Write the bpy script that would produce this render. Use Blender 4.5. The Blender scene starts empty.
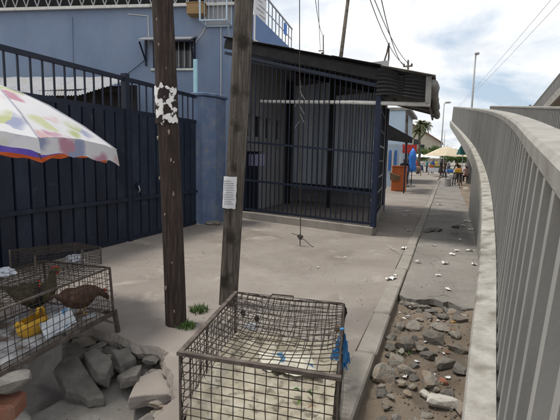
import bpy, bmesh, math, random
from mathutils import Vector, Matrix, noise
R = math.radians
rnd = random.Random(7)
scn = bpy.context.scene
COL = scn.collection

# ------------------------------------------------------------------ camera
F, H = 423.0, 1.6                      # focal length in photo pixels (560 wide), eye height
YAW, PITCH, ROLL = R(21.3), R(-7.1), R(1.2)
fw = Vector((-math.sin(YAW)*math.cos(PITCH), math.cos(YAW)*math.cos(PITCH), math.sin(PITCH)))
r0 = Vector((math.cos(YAW), math.sin(YAW), 0)); u0 = r0.cross(fw)
cr = r0*math.cos(ROLL) + u0*math.sin(ROLL)
cu = -r0*math.sin(ROLL) + u0*math.cos(ROLL)
EYE = Vector((0, 0, H))
cd = bpy.data.cameras.new('camera'); cam = bpy.data.objects.new('camera', cd); COL.objects.link(cam)
cd.sensor_width = 36; cd.lens = F/560*36; cd.clip_start = 0.05; cd.clip_end = 2000
cam.matrix_world = Matrix(((cr.x, cu.x, -fw.x, 0), (cr.y, cu.y, -fw.y, 0), (cr.z, cu.z, -fw.z, H), (0, 0, 0, 1)))
scn.camera = cam

# ------------------------------------------------------------------ sky, sun, exposure
SUN = Vector((-0.36, -0.05, 1.0)).normalized()        # towards the sun
sel = math.asin(SUN.z); saz = math.atan2(SUN.x, SUN.y)
w = bpy.data.worlds.new('World'); scn.world = w; w.use_nodes = True
nt = w.node_tree; nt.nodes.clear()
wo = nt.nodes.new('ShaderNodeOutputWorld'); bg = nt.nodes.new('ShaderNodeBackground')
sky = nt.nodes.new('ShaderNodeTexSky'); sky.sky_type = 'NISHITA'; sky.sun_disc = False
sky.sun_elevation = sel; sky.sun_rotation = saz; sky.air_density = 1.0; sky.dust_density = 2.0; sky.ozone_density = 1.0
tc = nt.nodes.new('ShaderNodeTexCoord')
sep = nt.nodes.new('ShaderNodeSeparateXYZ'); nt.links.new(tc.outputs['Generated'], sep.inputs[0])
def wm(op, a, b=None):
    n = nt.nodes.new('ShaderNodeMath'); n.operation = op
    for i, x in enumerate((a, b)):
        if x is None: continue
        if isinstance(x, (int, float)): n.inputs[i].default_value = x
        else: nt.links.new(x, n.inputs[i])
    return n.outputs[0]
zz = wm('ADD', wm('MAXIMUM', sep.outputs[2], 0.0), 0.22)
cmb = nt.nodes.new('ShaderNodeCombineXYZ')
nt.links.new(wm('DIVIDE', sep.outputs[0], zz), cmb.inputs[0]); nt.links.new(wm('DIVIDE', sep.outputs[1], zz), cmb.inputs[1])
cn = nt.nodes.new('ShaderNodeTexNoise'); cn.inputs['Scale'].default_value = 1.15; cn.inputs['Detail'].default_value = 8
cn.inputs['Roughness'].default_value = 0.56; cn.inputs['Distortion'].default_value = 0.35
cmap = nt.nodes.new('ShaderNodeMapping'); cmap.inputs['Location'].default_value = (5.3, 2.2, 0)
nt.links.new(cmb.outputs[0], cmap.inputs[0]); nt.links.new(cmap.outputs[0], cn.inputs['Vector'])
cr1 = nt.nodes.new('ShaderNodeValToRGB'); cr1.color_ramp.elements[0].position = 0.36; cr1.color_ramp.elements[1].position = 0.53
nt.links.new(cn.outputs['Fac'], cr1.inputs[0])
cn2 = nt.nodes.new('ShaderNodeTexNoise'); cn2.inputs['Scale'].default_value = 2.6; cn2.inputs['Detail'].default_value = 6
nt.links.new(cmap.outputs[0], cn2.inputs['Vector'])
cr2 = nt.nodes.new('ShaderNodeValToRGB')
cr2.color_ramp.elements[0].position = 0.35; cr2.color_ramp.elements[0].color = (9.3, 9.6, 10.0, 1)
cr2.color_ramp.elements[1].position = 0.62; cr2.color_ramp.elements[1].color = (11.6, 11.6, 11.6, 1)
nt.links.new(cn2.outputs['Fac'], cr2.inputs[0])
mx = nt.nodes.new('ShaderNodeMixRGB'); nt.links.new(cr1.outputs[0], mx.inputs[0])
pale = nt.nodes.new('ShaderNodeMixRGB'); pale.inputs[0].default_value = 0.5; pale.inputs[2].default_value = (7.6, 9.3, 11.2, 1)
nt.links.new(sky.outputs[0], pale.inputs[1])
nt.links.new(pale.outputs[0], mx.inputs[1]); nt.links.new(cr2.outputs[0], mx.inputs[2])
nt.links.new(mx.outputs[0], bg.inputs[0]); bg.inputs[1].default_value = 0.1
nt.links.new(bg.outputs[0], wo.inputs[0])
sl = bpy.data.lights.new('sun', 'SUN'); sl.energy = 3.1; sl.angle = R(12); sl.color = (1.0, 0.95, 0.87)
so = bpy.data.objects.new('sun', sl); COL.objects.link(so); so.rotation_euler = SUN.to_track_quat('Z', 'Y').to_euler(); so.location = (-8, 0, 20)
scn.view_settings.view_transform = 'Standard'; scn.view_settings.look = 'None'
scn.view_settings.exposure = 0.0; scn.view_settings.gamma = 1.0

# ------------------------------------------------------------------ pixel -> place helpers (photo pixels, 560 x 420)
def ray(px, py): return fw + cr*((px-280)/F) - cu*((py-210)/F)
def gnd(px, py, z=0.0):
    d = ray(px, py); return EYE + d*((z-H)/d.z)
def atY(px, py, y):
    d = ray(px, py); return EYE + d*(y/d.y)
def atX(px, py, x):
    d = ray(px, py); return EYE + d*(x/d.x)
def onplane(px, py, p, n):
    d = ray(px, py); return EYE + d*((Vector(p)-EYE).dot(n)/d.dot(n))

# ------------------------------------------------------------------ materials
MATS = {}
def M(name, cols, scale=6.0, rough=0.85, bump=0.15, bscale=60.0, metal=0.0, stretch=(1, 1, 1), detail=6.0, jitter=0.0,
      spots=None, spot_scale=8.0, spot_lo=0.6, spot_hi=0.7, spec=0.3, trans=0.0, dist=0.0):
    if name in MATS: return MATS[name]
    m = bpy.data.materials.new(name); MATS[name] = m; m.use_nodes = True
    t = m.node_tree; N = t.nodes; L = t.links; b = N['Principled BSDF']
    co = N.new('ShaderNodeTexCoord'); oi = N.new('ShaderNodeObjectInfo')
    mp = N.new('ShaderNodeMapping'); mp.inputs['Scale'].default_value = stretch
    sc = N.new('ShaderNodeVectorMath'); sc.operation = 'SCALE'; sc.inputs[0].default_value = (37.0, 53.0, 71.0)
    L.new(oi.outputs['Random'], sc.inputs['Scale'])
    ad = N.new('ShaderNodeVectorMath'); ad.operation = 'ADD'
    L.new(co.outputs['Object'], ad.inputs[0]); L.new(sc.outputs[0], ad.inputs[1]); L.new(ad.outputs[0], mp.inputs[0])
    n1 = N.new('ShaderNodeTexNoise'); n1.inputs['Scale'].default_value = scale; n1.inputs['Detail'].default_value = detail
    n1.inputs['Roughness'].default_value = 0.65; n1.inputs['Distortion'].default_value = dist
    L.new(mp.outputs[0], n1.inputs['Vector'])
    rp = N.new('ShaderNodeValToRGB'); k = len(cols); e = rp.color_ramp.elements
    while len(e) < k: e.new(0.5)
    for i, c in enumerate(cols):
        e[i].position = 0.3 + 0.4*(i/(k-1) if k > 1 else 0); e[i].color = (*c, 1)
    L.new(n1.outputs['Fac'], rp.inputs[0]); col = rp.outputs[0]
    if spots:
        n3 = N.new('ShaderNodeTexNoise'); n3.inputs['Scale'].default_value = spot_scale; n3.inputs['Detail'].default_value = 5
        L.new(ad.outputs[0], n3.inputs['Vector'])
        r3 = N.new('ShaderNodeValToRGB'); r3.color_ramp.elements[0].position = spot_lo; r3.color_ramp.elements[1].position = spot_hi
        L.new(n3.outputs['Fac'], r3.inputs[0])
        mm = N.new('ShaderNodeMixRGB'); L.new(r3.outputs[0], mm.inputs[0]); L.new(col, mm.inputs[1]); mm.inputs[2].default_value = (*spots, 1); col = mm.outputs[0]
    if jitter:
        hv = N.new('ShaderNodeHueSaturation'); mr = N.new('ShaderNodeMapRange')
        mr.inputs['To Min'].default_value = 1-jitter; mr.inputs['To Max'].default_value = 1+jitter
        L.new(oi.outputs['Random'], mr.inputs[0]); L.new(mr.outputs[0], hv.inputs['Value']); L.new(col, hv.inputs['Color']); col = hv.outputs[0]
    L.new(col, b.inputs['Base Color'])
    b.inputs['Roughness'].default_value = rough; b.inputs['Metallic'].default_value = metal; b.inputs['Specular IOR Level'].default_value = spec
    if bump:
        n2 = N.new('ShaderNodeTexNoise'); n2.inputs['Scale'].default_value = bscale; n2.inputs['Detail'].default_value = 8; n2.inputs['Roughness'].default_value = 0.7
        L.new(mp.outputs[0], n2.inputs['Vector'])
        bp = N.new('ShaderNodeBump'); bp.inputs['Strength'].default_value = bump; bp.inputs['Distance'].default_value = 0.02
        L.new(n2.outputs['Fac'], bp.inputs['Height']); L.new(bp.outputs[0], b.inputs['Normal'])
    if trans:
        tr = N.new('ShaderNodeBsdfTranslucent'); L.new(col, tr.inputs[0]); ms = N.new('ShaderNodeMixShader'); ms.inputs[0].default_value = trans
        L.new(b.outputs[0], ms.inputs[1]); L.new(tr.outputs[0], ms.inputs[2]); L.new(ms.outputs[0], N['Material Output'].inputs[0])
    return m
def G(v, t=(1, 1, 1)): return (v*t[0], v*t[1], v*t[2])

def ground_mat(name, cols, scale, stains, cracks=0.0, crack_scale=0.6, bump=0.35, speck=None, bands=0.0):
    """paving and earth: three octaves of colour, stains, specks and (optionally) cracks with real relief"""
    m = bpy.data.materials.new(name); MATS[name] = m; m.use_nodes = True
    t = m.node_tree; N = t.nodes; L = t.links; b = N['Principled BSDF']; b.inputs['Roughness'].default_value = 0.95; b.inputs['Specular IOR Level'].default_value = 0.15
    co = N.new('ShaderNodeTexCoord')
    def noi(s, d=6, rg=0.65, ds=0.0):
        n = N.new('ShaderNodeTexNoise'); n.inputs['Scale'].default_value = s; n.inputs['Detail'].default_value = d
        n.inputs['Roughness'].default_value = rg; n.inputs['Distortion'].default_value = ds; L.new(co.outputs['Object'], n.inputs['Vector']); return n.outputs['Fac']
    def ramp(f, a, c, ca=(0, 0, 0), cb=(1, 1, 1)):
        r = N.new('ShaderNodeValToRGB'); r.color_ramp.elements[0].position = a; r.color_ramp.elements[1].position = c
        r.color_ramp.elements[0].color = (*ca, 1); r.color_ramp.elements[1].color = (*cb, 1); L.new(f, r.inputs[0]); return r.outputs[0]
    def mix(f, a, c, mode='MIX'):
        n = N.new('ShaderNodeMixRGB'); n.blend_type = mode
        for i, x in enumerate((f, a, c)):
            if isinstance(x, (int, float)): n.inputs[i].default_value = x
            elif isinstance(x, tuple): n.inputs[i].default_value = (*x, 1)
            else: L.new(x, n.inputs[i])
        return n.outputs[0]
    base = ramp(noi(scale, 8, 0.6, 0.4), 0.32, 0.68, cols[0], cols[1])
    base = mix(ramp(noi(scale*3.7, 6), 0.5, 0.72), base, cols[2])
    for (cc, s, lo, hi) in stains: base = mix(ramp(noi(s, 7, 0.6, 0.6), lo, hi), base, cc)
    fine = noi(90, 4, 0.8)
    base = mix(0.45, base, ramp(fine, 0.25, 0.75, (0.62, 0.62, 0.62), (1.3, 1.3, 1.3)), 'MULTIPLY')
    if speck: base = mix(ramp(noi(38, 2, 0.5), 0.68, 0.72), base, speck)
    hgt = mix(0.5, fine, noi(14, 8, 0.7), 'ADD')
    if cracks:
        v = N.new('ShaderNodeTexVoronoi'); v.feature = 'DISTANCE_TO_EDGE'; v.inputs['Scale'].default_value = crack_scale
        wv = N.new('ShaderNodeVectorMath'); wv.operation = 'ADD'; nn = N.new('ShaderNodeTexNoise'); nn.inputs['Scale'].default_value = 3.0; nn.inputs['Detail'].default_value = 6
        L.new(co.outputs['Object'], nn.inputs['Vector']); s2 = N.new('ShaderNodeVectorMath'); s2.operation = 'SCALE'; s2.inputs['Scale'].default_value = 0.5
        L.new(nn.outputs['Color'], s2.inputs[0]); L.new(co.outputs['Object'], wv.inputs[0]); L.new(s2.outputs[0], wv.inputs[1]); L.new(wv.outputs[0], v.inputs['Vector'])
        cf = ramp(v.outputs['Distance'], 0.0, cracks, (1, 1, 1), (0, 0, 0))
        cf = mix(1.0, cf, ramp(noi(0.9, 3), 0.52, 0.64), 'MULTIPLY')
        base = mix(cf, base, (0.06, 0.052, 0.045)); hgt = mix(1.0, hgt, cf, 'SUBTRACT')
    L.new(base, b.inputs['Base Color'])
    bp = N.new('ShaderNodeBump'); bp.inputs['Strength'].default_value = bump; bp.inputs['Distance'].default_value = 0.02
    L.new(hgt, bp.inputs['Height']); L.new(bp.outputs[0], b.inputs['Normal'])
    return m

m_pave = ground_mat('paving_concrete', [(0.205, 0.18, 0.158), (0.29, 0.261, 0.235), (0.24, 0.209, 0.182)], 0.7,
                    [((0.165, 0.142, 0.122), 0.45, 0.54, 0.72), ((0.37, 0.335, 0.297), 1.7, 0.6, 0.75), ((0.15, 0.135, 0.12), 6.0, 0.66, 0.72)], cracks=0.007, crack_scale=0.42, bump=0.3)
m_path = ground_mat('worn_asphalt', [(0.2, 0.187, 0.17), (0.3, 0.281, 0.258), (0.245, 0.222, 0.195)], 1.1,
                    [((0.13, 0.125, 0.12), 0.8, 0.55, 0.72), ((0.36, 0.335, 0.3), 2.3, 0.62, 0.74)], cracks=0.01, crack_scale=0.9, bump=0.6, speck=(0.42, 0.4, 0.37))
m_dirt = ground_mat('dry_dirt', [(0.225, 0.178, 0.132), (0.335, 0.272, 0.21), (0.28, 0.237, 0.19)], 1.6,
                    [((0.1, 0.083, 0.066), 2.2, 0.55, 0.72), ((0.3, 0.26, 0.21), 3.1, 0.6, 0.72)], bump=1.0, speck=(0.33, 0.31, 0.28))
m_kerb = ground_mat('kerb_concrete', [(0.25, 0.23, 0.203), (0.335, 0.31, 0.276), (0.275, 0.247, 0.216)], 2.2,
                    [((0.2, 0.175, 0.15), 1.4, 0.55, 0.72)], bump=0.5)
m_conc = M('grey_concrete', [(0.2, 0.194, 0.18), (0.265, 0.258, 0.24), (0.33, 0.32, 0.3)], 3.0, 0.9, 0.35, 40, stretch=(1, 1, 0.45), spots=(0.15, 0.145, 0.13), spot_scale=2.2, spot_lo=0.55, spot_hi=0.75)
m_coping = M('coping_concrete', [(0.24, 0.228, 0.21), (0.3, 0.287, 0.262), (0.36, 0.343, 0.315)], 3.5, 0.9, 0.4, 50, spots=(0.24, 0.225, 0.185), spot_scale=3, spot_lo=0.55, spot_hi=0.7)
m_ledge = M('pale_ledge_concrete', [(0.27, 0.257, 0.23), (0.37, 0.352, 0.318), (0.47, 0.45, 0.41)], 7.0, 0.92, 0.6, 50, spots=(0.2, 0.185, 0.155), spot_scale=6, spot_lo=0.5, spot_hi=0.68)
m_fin = M('fin_concrete', [(0.235, 0.23, 0.215), (0.29, 0.283, 0.265), (0.34, 0.333, 0.31)], 4.0, 0.9, 0.25, 50, stretch=(1, 1, 0.3), jitter=0.13)
m_rub = M('rubble_concrete', [(0.16, 0.147, 0.128), (0.245, 0.226, 0.198), (0.34, 0.316, 0.28)], 9, 0.95, 0.9, 45, jitter=0.3, spots=(0.24, 0.19, 0.143), spot_scale=9, spot_lo=0.47, spot_hi=0.62)
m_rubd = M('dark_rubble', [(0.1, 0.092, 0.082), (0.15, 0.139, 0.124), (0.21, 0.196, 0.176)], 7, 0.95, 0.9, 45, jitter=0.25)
m_white_rock = M('pale_stone', [(0.42, 0.4, 0.36), (0.55, 0.52, 0.47)], 9, 0.9, 0.6, 45)
m_brick = M('brick_red', [(0.2, 0.085, 0.055), (0.3, 0.13, 0.085), (0.25, 0.15, 0.11)], 10, 0.95, 0.6, 50)
m_navy = M('navy_paint', [(0.009, 0.013, 0.024), (0.014, 0.02, 0.035), (0.024, 0.031, 0.048)], 4, 0.5, 0.12, 30, spots=(0.05, 0.05, 0.055), spot_scale=5, spot_lo=0.64, spot_hi=0.78, jitter=0.22, stretch=(1, 1, 0.4))
m_navy2 = M('navy_frame', [(0.010, 0.014, 0.026), (0.016, 0.022, 0.04)], 6, 0.5, 0.1, 40, spots=(0.08, 0.06, 0.05), spot_scale=14, spot_lo=0.68, spot_hi=0.75)
m_bluepost = M('blue_post_paint', [(0.012, 0.018, 0.042), (0.02, 0.03, 0.06)], 6, 0.5, 0.1, 40)
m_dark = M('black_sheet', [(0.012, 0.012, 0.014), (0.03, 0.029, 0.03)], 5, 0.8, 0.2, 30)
m_facade = M('blue_grey_render', [(0.155, 0.205, 0.305), (0.19, 0.245, 0.35), (0.225, 0.28, 0.38)], 0.55, 0.9, 0.18, 50, stretch=(1, 1, 0.5), spots=(0.25, 0.28, 0.34), spot_scale=1.3, spot_lo=0.58, spot_hi=0.8)
m_pier = M('blue_pier_paint', [(0.085, 0.125, 0.21), (0.115, 0.16, 0.26), (0.18, 0.205, 0.26)], 3, 0.85, 0.5, 25, spots=(0.2, 0.2, 0.2), spot_scale=3.5, spot_lo=0.6, spot_hi=0.72)
m_blue_wall = M('terrace_blue_wall', [(0.13, 0.2, 0.38), (0.17, 0.25, 0.44)], 1.5, 0.85, 0.2, 40)
m_grey_panel = M('grey_blue_panel', [(0.29, 0.325, 0.37), (0.36, 0.395, 0.44), (0.43, 0.45, 0.48)], 2.5, 0.75, 0.15, 40, jitter=0.12, stretch=(1, 1, 0.3))
m_shopwall = M('shop_side_wall', [(0.33, 0.325, 0.33), (0.43, 0.42, 0.425)], 2, 0.9, 0.2, 40)
m_steel = M('galvanised_steel', [(0.3, 0.31, 0.32), (0.42, 0.43, 0.44)], 8, 0.5, 0.1, 50, metal=0.5)
m_tin = M('corrugated_tin', [(0.2, 0.21, 0.23), (0.27, 0.28, 0.3), (0.24, 0.22, 0.2)], 2, 0.6, 0.15, 40, spots=(0.2, 0.13, 0.09), spot_scale=3, spot_lo=0.66, spot_hi=0.8)
m_asb = M('grey_cement_sheet', [(0.17, 0.165, 0.155), (0.26, 0.25, 0.235), (0.33, 0.315, 0.295)], 4, 0.95, 0.5, 40)
m_pipe = M('white_pipe', [(0.55, 0.54, 0.5), (0.7, 0.69, 0.65)], 5, 0.55, 0.1, 40, spots=(0.3, 0.27, 0.22), spot_scale=8, spot_lo=0.6, spot_hi=0.7)
m_rust = M('rusty_wire', [(0.03, 0.024, 0.02), (0.055, 0.043, 0.036), (0.085, 0.075, 0.066)], 14, 0.75, 0.3, 80, metal=0.3)
m_rail = M('rusty_angle_bar', [(0.06, 0.048, 0.042), (0.11, 0.088, 0.075), (0.17, 0.15, 0.135)], 12, 0.7, 0.4, 70, metal=0.25)
m_cable = M('black_cable', [(0.015, 0.015, 0.016), (0.03, 0.03, 0.03)], 8, 0.6, 0)
m_polebrown = M('creosoted_wood', [(0.022, 0.015, 0.013), (0.055, 0.038, 0.032), (0.11, 0.082, 0.07)], 5, 0.85, 0.9, 14, stretch=(9, 9, 0.55), spots=(0.03, 0.02, 0.015), spot_scale=2.5, spot_lo=0.5, spot_hi=0.7)
m_polegrey = M('weathered_wood', [(0.05, 0.042, 0.036), (0.125, 0.105, 0.087), (0.23, 0.205, 0.175)], 5, 0.9, 1.0, 12, stretch=(8, 8, 0.5), spots=(0.04, 0.032, 0.027), spot_scale=4, spot_lo=0.52, spot_hi=0.66)
m_scar = M('pale_wood_scar', [(0.2, 0.14, 0.1), (0.4, 0.35, 0.3)], 20, 0.9, 0.5, 60)
m_paper = M('white_paper', [(0.62, 0.62, 0.64), (0.75, 0.75, 0.76)], 5, 0.9, 0.05, 30)
m_ink = M('grey_print', [(0.3, 0.3, 0.33), (0.4, 0.4, 0.43)], 20, 0.9, 0)
m_poster = M('torn_poster_print', [(0.72, 0.7, 0.68), (0.78, 0.77, 0.75)], 4, 0.9, 0.1, 40, spots=(0.03, 0.022, 0.02), spot_scale=13, spot_lo=0.49, spot_hi=0.52, stretch=(1, 1, 0.5))
m_notice = M('violet_notice', [(0.2, 0.19, 0.3), (0.28, 0.27, 0.38)], 20, 0.9, 0)
m_yellow = M('yellow_plastic', [(0.5, 0.27, 0.025), (0.62, 0.36, 0.035), (0.4, 0.2, 0.03)], 7, 0.45, 0.1, 40, spots=(0.14, 0.08, 0.04), spot_scale=8, spot_lo=0.64, spot_hi=0.75)
m_bluebag = M('blue_plastic_bag', [(0.04, 0.2, 0.5), (0.08, 0.3, 0.62), (0.16, 0.42, 0.72)], 16, 0.35, 0.5, 40, trans=0.3)
m_whitebag = M('white_plastic_bag', [(0.5, 0.54, 0.6), (0.72, 0.74, 0.78)], 12, 0.4, 0.6, 40, trans=0.15)
m_sackprint = M('white_sack_blue_print', [(0.6, 0.64, 0.68), (0.7, 0.73, 0.76)], 10, 0.6, 0.3, 60, spots=(0.08, 0.28, 0.52), spot_scale=7, spot_lo=0.6, spot_hi=0.63)
m_cream = M('cream_sack', [(0.34, 0.3, 0.225), (0.48, 0.435, 0.34), (0.58, 0.545, 0.46)], 9, 0.9, 0.8, 45, spots=(0.17, 0.145, 0.11), spot_scale=13, spot_lo=0.54, spot_hi=0.68)
m_feedbag = M('printed_feed_bag', [(0.6, 0.57, 0.47), (0.68, 0.65, 0.55)], 10, 0.6, 0.3, 60, spots=(0.07, 0.2, 0.36), spot_scale=8, spot_lo=0.58, spot_hi=0.61)
m_green = M('leaf_green', [(0.05, 0.1, 0.025), (0.085, 0.15, 0.04), (0.13, 0.19, 0.06)], 9, 0.7, 0, jitter=0.25, trans=0.25)
m_palmleaf = M('palm_leaf', [(0.06, 0.08, 0.035), (0.1, 0.12, 0.05), (0.16, 0.16, 0.08)], 2, 0.7, 0, trans=0.2)
m_litter = M('litter_white', [(0.55, 0.54, 0.52), (0.7, 0.69, 0.67)], 10, 0.8, 0.3, 40, jitter=0.2)
m_glass = M('dark_window_glass', [(0.01, 0.011, 0.013), (0.02, 0.022, 0.026)], 2, 0.15, 0, spec=0.5)
m_woodbox = M('plywood_box', [(0.27, 0.17, 0.08), (0.36, 0.24, 0.12)], 5, 0.8, 0.2, 30, stretch=(1, 1, 6))
m_aqua = M('pale_aqua_paint', [(0.28, 0.5, 0.58), (0.38, 0.6, 0.66)], 4, 0.7, 0.1, 40)
m_cementstack = M('mortar_block', [(0.26, 0.245, 0.22), (0.36, 0.34, 0.31)], 8, 0.95, 0.9, 40)
m_cream_par = M('cream_parasol', [(0.55, 0.47, 0.34), (0.66, 0.58, 0.44)], 3, 0.9, 0.05, 40, trans=0.25)
m_white_par = M('white_parasol', [(0.68, 0.68, 0.66), (0.76, 0.76, 0.75)], 3, 0.9, 0.05, 40, trans=0.25)
m_teal_par = M('teal_parasol', [(0.03, 0.12, 0.12), (0.05, 0.17, 0.16)], 3, 0.9, 0, trans=0.2)
m_orange = M('orange_counter_paint', [(0.42, 0.1, 0.03), (0.55, 0.15, 0.05)], 5, 0.6, 0.1, 30)
m_red = M('red_awning', [(0.42, 0.035, 0.03), (0.52, 0.06, 0.05)], 4, 0.7, 0.1, 30)
m_blue = M('blue_plastic', [(0.03, 0.13, 0.5), (0.06, 0.25, 0.7)], 6, 0.5, 0.1, 30)
m_purple = M('purple_panel', [(0.1, 0.07, 0.36), (0.15, 0.1, 0.45)], 4, 0.8, 0.1, 40, trans=0.4)
m_orangepanel = M('orange_panel', [(0.5, 0.09, 0.03), (0.6, 0.15, 0.05)], 6, 0.8, 0.1, 40, trans=0.4)
m_lime = M('pale_lime_panel', [(0.55, 0.64, 0.33), (0.66, 0.72, 0.45)], 6, 0.8, 0.1, 40, trans=0.35)
m_binding = M('grey_binding', [(0.3, 0.3, 0.36), (0.4, 0.4, 0.46)], 10, 0.8, 0)
m_houseroof = M('brown_tile_roof', [(0.2, 0.1, 0.08), (0.28, 0.16, 0.13)], 2, 0.9, 0.3, 8)
m_housewall = M('beige_house_wall', [(0.38, 0.35, 0.28), (0.46, 0.43, 0.35)], 1, 0.9, 0.1, 20)
m_paleblue = M('pale_blue_wall', [(0.42, 0.52, 0.62), (0.5, 0.6, 0.7)], 1, 0.9, 0.1, 20)
m_redbrown = M('red_brown_awning', [(0.24, 0.08, 0.055), (0.32, 0.12, 0.08)], 2, 0.8, 0.1, 20)
m_drum = M('grey_drum', [(0.24, 0.24, 0.24), (0.34, 0.34, 0.34)], 6, 0.5, 0.1, 30)
m_wood = M('stall_wood', [(0.16, 0.11, 0.07), (0.26, 0.19, 0.12)], 5, 0.85, 0.2, 30)
m_skin = M('skin', [(0.06, 0.035, 0.024), (0.09, 0.055, 0.038)], 6, 0.6, 0)
m_hair = M('hair', [(0.01, 0.009, 0.008), (0.018, 0.015, 0.013)], 20, 0.8, 0)
def cloth(name, c): return M('cloth_'+name, [G(0.85, c), c], 8, 0.9, 0.1, 60)

def floral_mat():
    m = bpy.data.materials.new('floral_print_fabric'); m.use_nodes = True; t = m.node_tree; N = t.nodes; L = t.links; b = N['Principled BSDF']
    b.inputs['Roughness'].default_value = 0.7
    co = N.new('ShaderNodeTexCoord'); last = None
    wn = N.new('ShaderNodeTexNoise'); wn.inputs['Scale'].default_value = 5; L.new(co.outputs['Object'], wn.inputs['Vector'])
    s = N.new('ShaderNodeVectorMath'); s.operation = 'SCALE'; s.inputs['Scale'].default_value = 0.22; L.new(wn.outputs['Color'], s.inputs[0])
    a = N.new('ShaderNodeVectorMath'); a.operation = 'ADD'; L.new(co.outputs['Object'], a.inputs[0]); L.new(s.outputs[0], a.inputs[1])
    v = N.new('ShaderNodeTexVoronoi'); v.inputs['Scale'].default_value = 4.2; L.new(a.outputs[0], v.inputs['Vector'])
    r = N.new('ShaderNodeValToRGB'); r.color_ramp.elements[0].position = 0.36; r.color_ramp.elements[0].color = (1, 1, 1, 1)
    r.color_ramp.elements[1].position = 0.58; r.color_ramp.elements[1].color = (0, 0, 0, 1); L.new(v.outputs['Distance'], r.inputs[0])
    sp = N.new('ShaderNodeSeparateColor'); L.new(v.outputs['Color'], sp.inputs[0])
    pc = N.new('ShaderNodeValToRGB'); pc.color_ramp.interpolation = 'CONSTANT'; e = pc.color_ramp.elements
    cs = [(0.0, (0.68, 0.68, 0.7)), (0.2, (0.5, 0.26, 0.33)), (0.42, (0.46, 0.5, 0.25)), (0.6, (0.3, 0.33, 0.48)), (0.75, (0.62, 0.42, 0.42)), (0.9, (0.56, 0.58, 0.36))]
    while len(e) < len(cs): e.new(0.5)
    for i, (p, c) in enumerate(cs): e[i].position = p; e[i].color = (*c, 1)
    L.new(sp.outputs[0], pc.inputs[0])
    m1 = N.new('ShaderNodeMixRGB'); L.new(r.outputs[0], m1.inputs[0]); m1.inputs[1].default_value = (0.7, 0.7, 0.72, 1); L.new(pc.outputs[0], m1.inputs[2])
    L.new(m1.outputs[0], b.inputs['Base Color'])
    tr = N.new('ShaderNodeBsdfTranslucent'); L.new(m1.outputs[0], tr.inputs[0]); ms = N.new('ShaderNodeMixShader'); ms.inputs[0].default_value = 0.3
    L.new(b.outputs[0], ms.inputs[1]); L.new(tr.outputs[0], ms.inputs[2]); L.new(ms.outputs[0], N['Material Output'].inputs[0])
    return m
m_floral = floral_mat()

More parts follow.
